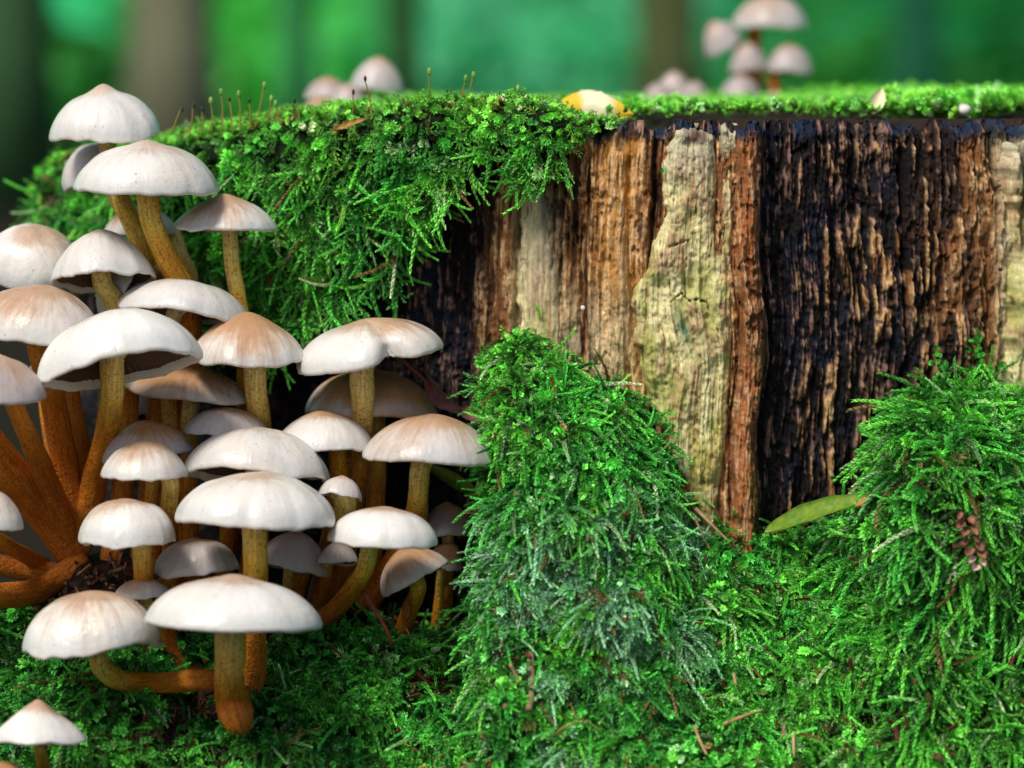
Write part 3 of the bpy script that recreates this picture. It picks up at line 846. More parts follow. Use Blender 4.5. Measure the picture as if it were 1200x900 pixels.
def moss_drape():
    n = 17000
    u = rng.uniform(25, 725, n)
    Lh = drapeL(u)
    w = rng.uniform(-.10, .085, n)
    w = np.where(w < 0, -np.abs(w) ** 1.0, w)
    keep = (w < Lh) & (rng.random(n) < np.where(w < -.02, .55, 1.0)) 
    gap = sm(.34, .47, fbm(u / 26, w * 130 + 7, 4, 175)); keep &= rng.random(n) < np.where(w > .006, .12 + .88 * gap, 1)
    u, w = u[keep], w[keep]
    P = drape(u, w); a = drape(u + 2, w) - P; b = drape(u, w + .0008) - P
    nn = np.cross(b, a); nn /= np.linalg.norm(nn, axis=1)[:, None] + 1e-12
    flip = (nn[:, 2] < 0) & (w < 0); nn[flip] *= -1
    flip = (nn[:, 1] > 0) & (w >= 0); nn[flip] *= -1
    m = len(u); onface = sm(-.004, .01, w)
    d = nn * .85 + (DOWN - nn * (nn @ DOWN)[:, None]) * (.75 * onface)[:, None] + rng.normal(0, .34, (m, 3))
    rot = frames(d, DOWN * (onface * .9 + .1)[:, None] + rng.normal(0, .5, (m, 3)))
    top = pick(['tuft', 'feather'], [.6, .4], m); face = pick(['strand', 'feather', 'tuft'], [.58, .32, .10], m)
    idx = np.where(w > .007, face, top)
    scl = rng.uniform(.7, 1.25, m) * np.where(w > .007, 1, .62 - .25 * sm(-.01, -.06, w)) * (1 - .35 * sm(600, 690, u) * (w < .003))
    r = rng.random(m)
    f = fbm(u / 30, w * 200, 3, 177)
    c = lerp3(G_mid, G_bright, sm(.34, .58, f) * .8 + .3 * r)
    c = lerp3(c, G_yel, (1 - onface) * .5 + (r > .85) * .4)
    c = lerp3(c, G_pale, (r > .94) * .6)
    c = lerp3(c, G_dark, (rng.random(m) < .15) * .8)
    c = vary(c, m)
    scatter('hanging_moss', P, rot, scl, idx, c, MOSS, 'bright green moss hanging over the upper left edge of the stump')
moss_drape()
def moss_top():
    n = 15000
    x = rng.uniform(-.17, .29, n); y = rng.uniform(-.01, .41, n)
    rr = np.sqrt(((x - SCX) / SRX) ** 2 + ((y - SCY) / SRY) ** 2)
    front = SCY - SRY * np.sqrt(np.clip(1 - ((x - SCX) / SRX) ** 2, 0, 1))
    k = (rr < .99) & (rng.random(n) < sm(.012, .06, y - front) * (.35 + .65 * sm(.4, .6, fbm(x * 45, y * 45, 3, 182)))) & ((y - front) > .014)
    x, y = x[k], y[k]; m = len(x)
    hgt = .001 + .004 * fbm(x * 60, y * 60, 3, 180)
    P = np.stack([x, y, hgt - .001 + drop(x)], -1)
    d = np.array([0, 0, 1.0]) + rng.normal(0, .4, (m, 3))
    rot = frames(d, rng.normal(0, 1, (m, 3)))
    c = lerp3(G_bright, G_yel, rng.random(m) * .9)
    c = lerp3(c, G_pale, (rng.random(m) > .85) * .6)
    scatter('stump_top_moss', P, rot, rng.uniform(.35, .8, m) * (.7 + .75 * sm(.09, .14, x) + .25 * sm(.45, .65, fbm(x * 30, y * 12, 3, 184))), pick(['tuft', 'frond'], [.8, .2], m), c, MOSS, 'short bright moss carpet on the flat cut top of the stump')
moss_top()
def wood_sprigs():
    pts = []
    for (px, py, nn_) in ((1098, 418, 4), (1142, 398, 5), (1146, 425, 6), (1140, 445, 6), (1168, 420, 4), (1166, 445, 5), (1012, 520, 5), (905, 452, 0), (772, 195, 1), (1102, 440, 10)):
        for q in range(nn_): pts.append((px + rng.normal(0, 3), py + rng.normal(0, 9)))
    pts = np.array(pts); th = th_of_U(pts[:, 0]); x, y = stump_xy(th, .002)
    P = at(pts[:, 0], pts[:, 1], y); m = len(P)
    n2 = np.stack([np.sin(th), -np.cos(th), 0 * th], -1)
    rot = frames(n2 * .8 + np.array([0, 0, .7]) + rng.normal(0, .3, (m, 3)), DOWN + rng.normal(0, .5, (m, 3)))
    scatter('wood_moss', P, rot, rng.uniform(.35, .6, m), pick(['tuft', 'feather'], [.7, .3], m), lerp3(G_mid, G_bright, rng.random(m)), MOSS, 'tiny moss sprigs creeping up the dark wood above the right hump')
wood_sprigs()

# ------------------------------------------------------------------ mushrooms
def mushroom(label, x0, x1, top, rim, Y, roll=0.0, v=3.0, tan=.3, grey=.1, stem=(), group=None, name='mushroom',
             power=2.2, q=.72, umbo=.05, notch=None, pale_gill=.15, depth=.92, seg=72, gills=70, seed=None, wob=1.0, stemfn=None, pale_stem=0.0, t0=0.0):
    seed = seed if seed is not None else random.randint(0, 999)
    r_ = np.random.default_rng(seed)
    s = pix(Y); R = (x1 - x0) / 2 * s / max(math.cos(math.radians(roll)), .5)
    ve = math.radians(v)
    cx = (x0 + x1) / 2
    rim_c = rim - R * depth / s * math.sin(ve)
    H = max((rim_c - top) * s, .0015) / math.cos(ve)
    c = V3(cx, rim_c, Y)
    elev = math.radians((rim_c - 93) / FPX * 57.3)
    pitch = ve - elev
    rot = Matrix.Rotation(math.radians(-roll), 3, 'Y') @ Matrix.Rotation(pitch, 3, 'X')
    nrm = 22
    ss = np.sin(np.linspace(0, np.pi / 2, nrm)); ss[0] = 0.012
    rows = []; uvr = []
    a = np.arange(seg) / seg * 2 * np.pi
    ca, sa = np.cos(a), np.sin(a)
    edge = 1 + wob * (.055 * (fbm(ca * 1.3 + 3 + seed, sa * 1.3, 3, seed * .37) - .5) * 2 + .018 * (fbm(ca * 6 + seed, sa * 6, 2, 3) - .5) * 2)
    lift = wob * (.17 * (fbm(ca * 1.2 + seed, sa * 1.2 + 9, 3, seed * .11) - .5) * 2 + .035 * (fbm(ca * 7 + seed, sa * 7 + 9, 2, 5) - .5) * 2)
    lump = lambda sx: wob * .06 * (fbm(ca * sx * 2 + seed, sa * sx * 2, 3, seed * .7) - .5) * 2
    for _k in range(int(r_.integers(0, 4))):
        aa = r_.uniform(0, 2 * np.pi); da = (a - aa + np.pi) % (2 * np.pi) - np.pi
        edge = edge - wob * r_.uniform(.015, .05) * np.exp(-(da / r_.uniform(.05, .12)) ** 2)
    nd = np.zeros(seg); ndw = np.zeros(seg)
    if notch:
        na_, nw, ndp = notch
        dd = (a - math.radians(na_) + np.pi) % (2 * np.pi) - np.pi
        nd = np.exp(-(dd / nw) ** 2) * ndp; ndw = np.exp(-(dd / (nw * 3)) ** 2) * ndp
    def ring(sv, z):
        r = R * sv * (1 + (edge - 1) * sv) * (1 - nd * sv ** 3)
        zz = z + H * lift * sv ** 3 + H * lump(sv) * (1 - sv ** 6) - H * nd * .9 * sv ** 1.5 * (1 - sv ** 4) + H * nd * .55 * sv ** 4
        return np.stack([ca * r, sa * r * depth, zz], -1)
    for sv in ss:
        rows.append(ring(sv, H * ((1 - min(sv, 1) ** power) ** q * (1 - umbo) + umbo * math.exp(-(sv / .2) ** 2))))
        uvr.append(np.stack([np.arange(seg) / seg, np.full(seg, sv * .97)], -1))
    th = min(R * .05, .0011)
    for sv, z in ((.995, -th * .7), (.965, -th * .9), (.93, -th * .1), (.90, th * 1.2)):
        rows.append(ring(sv, z)); uvr.append(np.stack([np.arange(seg) / seg, np.full(seg, .985)], -1))
    P = np.concatenate(rows); UV = np.concatenate(uvr)
    fc = [list(map(int, f)) for f in gridfaces(len(rows), seg, wrap=True)]
    fc.append(list(range(seg))[::-1])
    umbo = umbo * .6
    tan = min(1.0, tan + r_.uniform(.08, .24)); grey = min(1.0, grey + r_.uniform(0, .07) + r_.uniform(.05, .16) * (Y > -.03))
    root = empty(name)
    tag(root, label, 'mushroom', group or 'clump of cream mushrooms left of the stump')
    colr = np.tile(np.array([tan, grey, (seed % 97) / 97.0]), (len(P), 1))
    Pw = (np.array(rot) @ P.T).T
    # stem path, in world coordinates
    axis = Vector(np.array(rot) @ np.array([0, 0, 1.0]))
    pts = [tuple(c + axis * H * .35)]; rad = [stem[0][2] * .55 * s] if stem else [0]
    if stem:
        n = len(stem)
        lastY = stemfn if stemfn is not None else None
        for i, st in enumerate(stem):
            px, py, w = st[:3]
            if len(st) > 3: yy = st[3]
            else:
                f = i / max(n - 1, 1)
                ye = float(mound_Y(np.array([px * 1.0]), np.array([max(py, topV(px) + 2) * 1.0]))[0]) + .002 if lastY is None else lastY
                ye = float(mound_Y(np.array([stem[-1][0] * 1.0]), np.array([max(stem[-1][1], topV(stem[-1][0]) + 2) * 1.0]))[0]) + .002 if lastY is None else lastY
                yy = Y + (ye - Y) * (f * f * (3 - 2 * f))
            pts.append(tuple(at(px, py, yy))); rad.append(w / 2 * pix(yy))
        base = Vector([float(k) for k in pts[-1]])
    else:
        base = c - axis * .01
    root.location = base
    def put(o):
        o.parent = root
        return o
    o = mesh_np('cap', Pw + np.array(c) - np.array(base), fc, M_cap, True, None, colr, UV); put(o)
    # gills: radial folds
    g2 = gills * 2; ga = np.arange(g2) / g2 * 2 * np.pi
    rws = []
    for sv in (.945, .85, .7, .5, .3, .12):
        e = np.interp(ga, np.append(a, 2 * np.pi), np.append(edge, edge[0])); lf = np.interp(ga, np.append(a, 2 * np.pi), np.append(lift, lift[0]))
        ndg = np.interp(ga, np.append(a, 2 * np.pi), np.append(nd, nd[0]))
        r = R * sv * (1 + (e - 1) * sv) * (1 - ndg * sv ** 3)
        zt = H * (1 - sv ** power) ** q
        z = zt * .42 - th * .3 + H * lf * sv ** 3 - H * ndg * .9 * sv ** 1.5 * (1 - sv ** 4) + H * ndg * .55 * sv ** 4
        z = z - (np.arange(g2) % 2) * min(.0022, R * .10) * math.sin(math.pi * min(sv * 1.02, 1)) ** .5
        rws.append(np.stack([np.cos(ga) * r, np.sin(ga) * r * depth, z], -1))
    G = np.concatenate(rws); gf = gridfaces(len(rws), g2, wrap=True)
    gc = np.tile(np.array([0, pale_gill, 0.0]), (len(G), 1))
    o = mesh_np('gills', (np.array(rot) @ G.T).T + np.array(c) - np.array(base), gf, M_gill, False, None, gc); put(o)
    if stem:
        tot = np.concatenate([np.array(pts, float), np.array(rad)[:, None]], 1)
        S = spline(tot, 10 * len(pts))
        dend = S[-1, :3] - S[-2, :3]; dend /= np.linalg.norm(dend); re = S[-1, 3]
        S = np.vstack([S] + [np.append(S[-1, :3] + dend * re * .9 * math.sin(q_), re * max(math.cos(q_), .06)) for q_ in (.35, .7, 1.0, 1.3, 1.55)])
        vs, fl, uv = tube_arrays(S[:, :3], np.maximum(S[:, 3], .0002), 18, .22, seed)
        Lmax = uv[:, 1].max()
        tcol = np.clip(uv[:, 1] / max(Lmax, .045) * 1.15 + t0, 0, 1)
        sc = np.stack([tcol, np.full(len(vs), pale_stem), np.full(len(vs), (seed % 97) / 97)], -1)
        o = mesh_np('stem', vs - np.array(base), fl, M_stem, True, None, sc, uv); put(o)
    return root

MU = mushroom
MU('topmost white domed mushroom rising above the stump edge', 58, 190, 100, 163, .022, 1.5, 4, .16, .0, [(126, 168, 20), (130, 200, 20), (145, 240, 22), (170, 300, 24), (190, 400, 26), (180, 520, 26), (165, 660, 26)], seed=3, umbo=.16, q=.62, power=2.4)
MU('small tilted pale mushroom half hidden behind the two topmost caps', 76, 146, 168, 205, .040, 34, 4, .05, .25, [(118, 200, 16), (140, 240, 18), (170, 300, 18), (195, 380, 18), (180, 660, 20)], seed=5)
MU('wide white mushroom with curved orange stem, second from the top', 87, 256, 165, 223, .0, -.5, 4, .10, .0, [(173, 226, 26), (178, 262, 26), (194, 300, 28), (216, 345, 30), (222, 430, 28), (205, 560, 28), (180, 665, 28)], seed=8, umbo=.12, power=2.6, q=.7, t0=.12)
MU('white mushroom with tan patch standing before the hanging moss', 205, 324, 226, 271, .008, .5, 3, .55, .0, [(269, 274, 18), (272, 310, 18), (279, 350, 20), (288, 430, 22), (280, 560, 22), (260, 690, 22)], seed=12, q=.8, power=1.9, umbo=.08)
MU('cream mushroom behind the curved orange stem, its far side browned', 122, 208, 241, 274, .030, 0, 6, .5, .15, [(200, 268, 16), (212, 300, 18), (224, 330, 18), (225, 420, 18), (215, 680, 20)], seed=16, pale_stem=.4)
MU('white mushroom with dark gills showing, left below the curved stem', 60, 183, 269, 320, .002, 5, -9, .15, .05, [(118, 310, 24), (122, 335, 24), (136, 358, 26), (150, 430, 26), (145, 560, 26), (130, 655, 26)], seed=21, q=.8)
MU('white mushroom tipped forward with brown dimple, left edge below the treetop view', -24, 94, 268, 338, .026, -6, 33, .20, .0, [(40, 345, 20), (50, 420, 22), (62, 520, 22), (90, 655, 22)], seed=22, umbo=.10, power=2.6, q=.7)
MU('tiny pale mushroom lying sideways between the curved stem and dark gills', 128, 176, 306, 346, .016, 62, 2, .0, .1, [(172, 326, 15), (190, 316, 15), (205, 345, 14), (210, 440, 14), (200, 670, 16)], seed=25, gills=40, pale_gill=.8, pale_stem=.5)
MU('broad cream mushroom with tan crown against the left photo edge', -32, 122, 333, 404, -.012, -9, 8, .34, .0, [(45, 405, 28), (58, 450, 30), (68, 500, 32), (78, 560, 32), (88, 640, 34)], seed=28, power=2.5, q=.66, t0=.45)
MU('white mushroom with shadowed gills above the orange crowned cap', 138, 291, 326, 362, .0, -7, -6, .10, .05, [(203, 372, 20), (198, 425, 20), (198, 470, 20), (205, 560, 20), (215, 690, 22)], seed=31, power=2.4, pale_stem=.7, q=.66)
MU('large tilted white mushroom with thick yellow to orange stem', 44, 237, 362, 418, -.034, 12, -9, .06, .0, [(131, 415, 30), (131, 460, 28), (125, 505, 28), (112, 560, 30), (98, 625, 34)], seed=34, power=2.6, q=.68, depth=.8, pale_stem=.0)
MU('lilac streaked mushroom cut by the left photo edge at mid height', -75, 53, 412, 470, -.044, -3, 4, .35, .65, [(14, 470, 22), (32, 510, 24), (58, 570, 28), (84, 640, 30)], seed=38, t0=.5)
MU('orange crowned pale mushroom right of the large tilted one', 220, 359, 366, 423, -.008, 0, 3, .62, .0, [(298, 424, 27), (300, 455, 27), (304, 495, 28), (306, 560, 28), (290, 700, 28)], seed=41, umbo=.08, power=2.1, pale_stem=.35)
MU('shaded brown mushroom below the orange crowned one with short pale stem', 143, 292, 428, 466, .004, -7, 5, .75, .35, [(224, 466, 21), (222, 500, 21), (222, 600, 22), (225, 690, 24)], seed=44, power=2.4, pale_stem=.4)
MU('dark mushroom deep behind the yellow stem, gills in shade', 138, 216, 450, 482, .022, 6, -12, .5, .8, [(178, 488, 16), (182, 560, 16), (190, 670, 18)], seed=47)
MU('small lilac topped mushroom above the twin broad white caps', 216, 316, 476, 511, -.006, -3, 5, .5, .42, [(268, 512, 18), (268, 600, 18), (262, 695, 20)], seed=50)
MU('brownish silky mushroom arching behind a white one, left of centre', 119, 228, 492, 538, -.012, 6, 4, .7, .5, [(180, 540, 16), (178, 590, 16), (182, 672, 18)], seed=53, pale_stem=.2)
MU('white mushroom with a brown split streak, just left of the twin caps', 118, 222, 517, 561, -.034, 2, 3, .42, .12, [(198, 560, 20), (198, 600, 20), (200, 640, 20), (205, 690, 22)], seed=56, pale_stem=.1, notch=(-15, .3, .10), power=2.5)
MU('upper of the twin broad white mushrooms, brown gills showing beneath', 216, 387, 500, 549, -.022, -2, -5, .10, .04, [(300, 556, 26), (302, 600, 26), (300, 710, 28)], seed=59, power=2.5, q=.62, pale_gill=.1)
MU('lower of the twin broad white mushrooms, on a straight yellow stem', 203, 397, 552, 614, -.050, -2, 3, .14, .02, [(298, 614, 31), (299, 645, 31), (300, 680, 30), (299, 740, 28), (298, 790, 28), (286, 822, 28)], seed=62, power=2.3, q=.62, umbo=.04)
MU('streaked cream and brown mushroom right of the twin white caps', 320, 439, 481, 525, -.010, -1, 4, .55, .15, [(395, 528, 22), (395, 580, 24), (385, 640, 24), (370, 712, 24)], seed=65, t0=.3)
MU('notched two lobed mushroom with orange dimple against dark wood', 347, 520, 374, 430, -.006, 9, 8, .30, .0, [(424, 432, 28), (425, 465, 28), (424, 500, 28), (416, 550, 31), (408, 610, 32), (396, 700, 32)], seed=68, notch=(-66, .20, .36), power=2.6, q=.66, pale_stem=.55, wob=.7)
MU('shaded brown mushroom behind the notched one', 357, 516, 434, 488, .016, -3, 4, .8, .5, [(440, 490, 24), (440, 580, 24), (432, 710, 26)], seed=71, power=2.6, q=.6)
MU('wide mushroom with dark brown crown reaching toward the moss hump', 425, 586, 485, 542, -.020, -6, 3, .42, .22, [(493, 545, 25), (490, 580, 25), (486, 610, 28), (466, 652, 30), (430, 705, 30)], seed=74, power=2.1, umbo=.03, pale_stem=.1, wob=.8)
MU('small lilac edged mushroom tucked right of the lower twin cap', 372, 424, 557, 580, -.030, -10, -3, .2, .4, [(404, 580, 27), (404, 610, 26), (396, 660, 24), (385, 712, 24)], seed=77, gills=40, pale_gill=.5)
MU('white mushroom with bent orange stem under the brown crowned one', 383, 514, 593, 637, -.048, -3, 3, .32, .08, [(434, 637, 21), (428, 664, 21), (412, 692, 22), (390, 716, 23), (368, 732, 24)], seed=80, power=2.4, q=.6)
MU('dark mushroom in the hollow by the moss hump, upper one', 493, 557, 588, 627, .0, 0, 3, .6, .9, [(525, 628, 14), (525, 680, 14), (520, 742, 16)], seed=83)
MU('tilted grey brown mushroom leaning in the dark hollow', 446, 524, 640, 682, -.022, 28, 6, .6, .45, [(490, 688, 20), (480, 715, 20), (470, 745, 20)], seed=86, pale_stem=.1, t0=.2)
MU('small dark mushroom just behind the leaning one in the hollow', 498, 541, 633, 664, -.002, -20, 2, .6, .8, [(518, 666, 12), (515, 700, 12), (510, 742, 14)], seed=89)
MU('rounded white mushroom above the dark soil patch at left', 92, 206, 583, 636, -.046, 0, 3, .38, .04, [(165, 637, 22), (167, 660, 22), (170, 695, 24), (176, 730, 24)], seed=92, power=2.4, q=.56, pale_stem=.15, umbo=.03)
MU('lilac brown mushroom shaded under the lower twin cap', 180, 282, 629, 674, -.026, 5, 6, .45, .5, [(192, 685, 18), (194, 735, 20), (206, 768, 21), (232, 792, 22)], seed=95, power=2.5, q=.6, t0=.5)
MU('grey green shaded mushroom right of the straight yellow stem', 298, 387, 621, 664, -.014, -9, -2, .35, .5, [(340, 662, 14), (337, 690, 14), (332, 715, 16)], seed=98, pale_stem=.3)
MU('slim mushroom half hidden under the bent stemmed one', 372, 420, 634, 658, -.022, -2, -4, .3, .45, [(386, 655, 12), (382, 680, 12), (376, 716, 14)], seed=101, pale_stem=.3, gills=40)
MU('slender brown mushroom between the shaded caps at cluster centre', 318, 384, 630, 660, .002, 0, -4, .5, .6, [(355, 668, 17), (350, 690, 17), (342, 718, 18)], seed=104, t0=.4)
MU('low white mushroom with orange crown and bent L shaped stem', 26, 192, 691, 762, -.058, 3.5, 4, .36, .0, [(114, 762, 22), (119, 782, 24), (140, 797, 25), (180, 801, 26), (235, 797, 26, -.055), (275, 795, 24, -.045)], seed=107, power=2.5, q=.58, umbo=.05)
MU('small lilac mushroom between the two lowest wide caps', 132, 200, 677, 701, -.034, 2, 6, .35, .4, [(172, 705, 14), (185, 740, 14), (205, 775, 16)], seed=110, gills=40)
MU('widest white mushroom at the bottom of the clump on a thick stem', 168, 379, 672, 734, -.072, -1.5, 4, .20, .0, [(270, 736, 38), (270, 770, 37), (268, 800, 36), (272, 822, 42), (278, 840, 40, -.060), (283, 849, 26, -.056)], seed=113, power=2.4, q=.66, umbo=.10, pale_stem=.35, wob=.8)
MU('lone white conical mushroom in the bottom left corner', -14, 103, 820, 872, -.080, 0, 4, .32, .0, [(46, 873, 14), (50, 895, 15), (58, 925, 16)], seed=116, power=1.5, q=.85, umbo=.10)
MU('bluish white mushroom poking in at the left photo edge', -62, 27, 571, 617, -.050, -9, 3, .05, .2, [(-16, 620, 18), (10, 640, 18), (50, 662, 20)], seed=119, t0=.3)
MU('thick orange stemmed mushroom leaning in from the left edge', -160, -60, 380, 430, -.030, 14, 3, .3, .1, [(-100, 430, 34), (-40, 490, 40), (10, 548, 42), (50, 600, 40), (84, 650, 36)], seed=122, t0=.3)
MU('orange stemmed mushroom behind the thickest leaning stem', -150, -70, 450, 490, .0, 14, 3, .3, .2, [(-90, 490, 28), (-20, 540, 32), (35, 590, 34), (88, 650, 32)], seed=125, t0=.5)
MU('mushroom with curved orange stem sweeping along the moss at left edge', -180, -80, 600, 660, -.045, 20, 3, .3, .1, [(-110, 670, 26), (-40, 695, 30), (20, 697, 32), (56, 685, 30), (92, 660, 28)], seed=128, t0=.45)
MU('mushroom with darker stem just above the sweeping orange one', -140, -80, 580, 620, -.005, 20, 3, .3, .2, [(-80, 630, 20), (-30, 655, 24), (30, 668, 26), (80, 672, 24)], seed=131, t0=.6)
MU('tiny orange mushroom top at the lowest left corner', -20, 30, 891, 912, -.082, 0, 5, 1.0, .1, [(5, 914, 10), (5, 940, 10)], seed=134, gills=30)
MU('narrow brown stemmed mushroom between the two upright left stems', 30, 80, 418, 440, .012, 0, -4, .5, .6, [(78, 445, 20), (88, 490, 22), (100, 550, 22), (98, 640, 22)], seed=137, t0=.55, gills=40)

BG = 'blurred mushrooms on top of the stump'
def bgm(label, x0, x1, top, rim, Y, roll=0, tan=.15, grey=.12, sx=None, w=14, seed=1):
    Y = Y * 1.35
    sx = sx or (x0 + x1) / 2
    bx = sx; zc = at(bx, 0, Y)
    vb = 450 + FPX * math.tan(math.atan2(CAMZ, Y - CAMY) - PITCH)   # where the stump top lies at this depth
    vb = float(proj(np.array([0, Y, 0.0]))[1])
    st = [(sx, rim, w, Y), (sx, (rim + vb) / 2 + 1, w, Y), (bx, vb + 1, w * 1.1, Y)]
    return mushroom(label, x0, x1, top, rim, Y, roll, 2, tan + .1, grey + .35, st, BG, seed=seed, gills=40, seg=48, t0=.75)
bgm('blurred pale bell mushroom, rightmost of the left pair on the stump top', 410, 473, 67, 106, .17, -6, .1, .1, 428, 16, 201)
bgm('blurred pinkish mushroom left of the pale bell one on the stump top', 356, 412, 90, 116, .16, 3, .2, .25, 388, 14, 202)
bgm('low blurred pinkish mushroom below the left pair on the stump top', 352, 402, 112, 131, .13, 8, .3, .3, 372, 14, 206)
bgm('blurred pale mushroom cap low beside the left pair', 384, 430, 98, 124, .15, -10, .05, .2, 408, 14, 207)
bgm('blurred tallest pale mushroom cropped by the top photo edge', 858, 946, -6, 30, .25, -3, .1, .12, 885, 18, 208)
bgm('blurred mushroom tilted left under the tallest one', 826, 872, 22, 58, .25, 24, .1, .25, 868, 10, 209)
bgm('blurred mushroom at mid height on the right group stem', 854, 900, 50, 84, .24, 2, .1, .28, 880, 14, 210)
bgm('blurred pointed mushroom at the right of the right hand group', 897, 953, 52, 86, .24, 0, .15, .25, 908, 14, 211)
bgm('blurred low mushroom at the foot of the right hand group', 842, 894, 88, 117, .23, -8, .1, .28, 872, 12, 212)
bgm('blurred smallest mushroom low right in the right hand group', 890, 926, 107, 124, .23, 0, .1, .25, 906, 9, 213)
bgm('blurred mushroom, leftmost of the low trio on the stump top', 750, 796, 96, 122, .22, 5, .1, .32, 772, 10, 214)
bgm('blurred mushroom, tallest of the low trio on the stump top', 768, 812, 83, 114, .225, 0, .1, .32, 790, 10, 215)
bgm('blurred mushroom, rightmost of the low trio on the stump top', 794, 832, 95, 121, .22, -5, .1, .32, 812, 10, 216)

# ------------------------------------------------------------------ small finds: leaves, needles, twigs, spore stalks
def leaf_mesh(name, A, B, width, curl, mat_, up=(0, -1, .4), nseg=18, bend=0.0, parent=None, thick=.00025, jag=.0, fold=.3):
    A, B = Vector(A), Vector(B); ax = B - A; L = ax.length; ax.normalize()
    up = Vector(up); up = (up - ax * up.dot(ax)).normalized(); side = ax.cross(up)
    vs = []; cols = 7
    for i in range(nseg + 1):
        f = i / nseg
        w = width * max(math.sin(math.pi * f ** .8), .02) ** .75
        p = A + ax * L * f + up * (bend * math.sin(math.pi * f))
        for j in range(cols):
            t = j / (cols - 1) * 2 - 1
            ww = w * (1 + jag * math.sin(i * 2.7 + (3 if t > 0 else 0)))
            vs.append(p + side * ww * t * (1 - .1 * abs(curl)) + up * (curl * w * t * t + fold * w * abs(t)) + up * .0002 * math.sin(i * 1.3 + j))
    n1 = len(vs)
    vs += [v - up * thick for v in vs]
    f = [list(map(int, q)) for q in gridfaces(nseg + 1, cols)] + [[int(k) + n1 for k in q][::-1] for q in gridfaces(nseg + 1, cols)]
    for i in range(nseg):
        for c0 in (0, cols - 1):
            a_, b_ = i * cols + c0, (i + 1) * cols + c0
            f.append([a_, b_, b_ + n1, a_ + n1] if c0 else [b_, a_, a_ + n1, b_ + n1])
    for r0 in (0, nseg * cols):
        for c0 in range(cols - 1):
            a_, b_ = r0 + c0, r0 + c0 + 1
            f.append([a_, b_, b_ + n1, a_ + n1])
    o = mesh_np(name, np.array([tuple(v) for v in vs]), f, mat_, True, None)
    if parent: o.parent = parent
    return o
def stick(name, pts, r0, r1, mat_, label=None, cat=None, group=None, seg=7, parent=None):
    """pts: (px,py,Y) rows"""
    P = np.array([at(*p) for p in pts]); S = spline(P, 6 * len(P))
    rad = np.linspace(r0, r1, len(S))
    v, f, uv = tube_arrays(S, rad, seg, .25, int(pts[0][0]))
    o = mesh_np(name, v, f, mat_, True, None, None, uv)
    if parent: o.parent = parent
    else: tag(o, label, cat, group)
    return o
M_gleaf = simple_mat('green_leaf', (.06, .20, .02), (.26, .36, .03), 420, .45, .4)
M_gedge = simple_mat('brown_leaf_edge', (.30, .14, .03), (.45, .28, .08), 400, .7)
M_purple = simple_mat('purple_dry_leaf', (.10, .035, .04), (.22, .09, .09), 300, .6, .4)
M_yellow = simple_mat('yellow_leaf', (.75, .45, .01), (.85, .65, .05), 90, .5)
M_cream = simple_mat('cream_patch', (.75, .65, .35), (.85, .8, .55), 120, .5)
M_needle = simple_mat('dry_needle', (.34, .18, .08), (.62, .42, .22), 300, .6)
M_twig = simple_mat('dry_twig', (.16, .09, .05), (.36, .24, .14), 500, .8)
M_red = simple_mat('red_twig', (.14, .03, .015), (.30, .09, .04), 400, .6)
M_palet = simple_mat('lichen_twig', (.22, .28, .14), (.45, .50, .32), 500, .8)
M_stalk = simple_mat('spore_stalk', (.20, .22, .03), (.45, .25, .05), 200, .5)
M_capsule = simple_mat('spore_capsule', (.12, .30, .04), (.30, .50, .12), 200, .4)
M_blackc = simple_mat('dark_spore_capsule', (.03, .03, .02), (.07, .05, .03), 200, .4)
M_white = simple_mat('white_flesh', (.78, .76, .70), (.88, .86, .82), 200, .4)
M_pinkf = simple_mat('pink_flesh', (.70, .42, .33), (.85, .65, .55), 300, .4)
M_bud = simple_mat('bud_scale', (.16, .05, .035), (.42, .20, .12), 500, .6)

def mY(px, py, off=.004):
    return float(mound_Y(np.array([px * 1.0]), np.array([py * 1.0]))[0]) - off
# green leaf at the stump foot
lf = empty('fallen_leaf', V3(898, 622, -.004))
tag(lf, 'long green leaf with browned tip lying where the stump meets the moss', 'leaf')
o = leaf_mesh('leaf_blade', V3(896, 624, -.008), V3(1030, 580, -.027), .0040, .2, M_gleaf, (0, -.8, .9), bend=.0006); o.parent = lf; o.matrix_parent_inverse = Matrix.Translation(lf.location).inverted()
o = leaf_mesh('leaf_tip', V3(1002, 594, -.0275), V3(1036, 578, -.0290), .0020, .2, M_gedge, (0, -.45, 1)); o.parent = lf; o.matrix_parent_inverse = Matrix.Translation(lf.location).inverted()
# purple brown leaf with stalk
lp = empty('withered_leaf', V3(520, 450, .006)); tag(lp, 'withered purple brown leaf on a thin red stalk beside the notched mushroom', 'leaf')
for o in (leaf_mesh('leaf_blade', V3(500, 432, .008), V3(546, 484, -.004), .0036, .5, M_purple, (-.5, -.6, -.5), bend=.001, fold=.5),
          stick('leaf_stalk', [(464, 412, .006), (480, 430, .006), (497, 444, .006), (512, 466, .004)], .0006, .0005, M_red, parent=lf),
          stick('leaf_stalk', [(499, 418, .009), (500, 440, .008), (510, 462, .006)], .0005, .0004, M_red, parent=lf)):
    o.parent = lp; o.matrix_parent_inverse = Matrix.Translation(lp.location).inverted()
o = leaf_mesh('dry_leaf_scrap', V3(540, 478, -.002), V3(566, 496, -.008), .0022, .6, M_purple, (0, -1, .2)); tag(o, 'small reddish leaf scrap at the left edge of the moss hump', 'leaf')
# soft green blade in the hollow
o = leaf_mesh('grass_blade', V3(500, 545, .0), V3(578, 594, -.004), .0022, .3, M_gleaf, (0, -1, .5), bend=.001); tag(o, 'dim green blade slanting in the dark hollow under the brown crowned cap', 'grass blade')
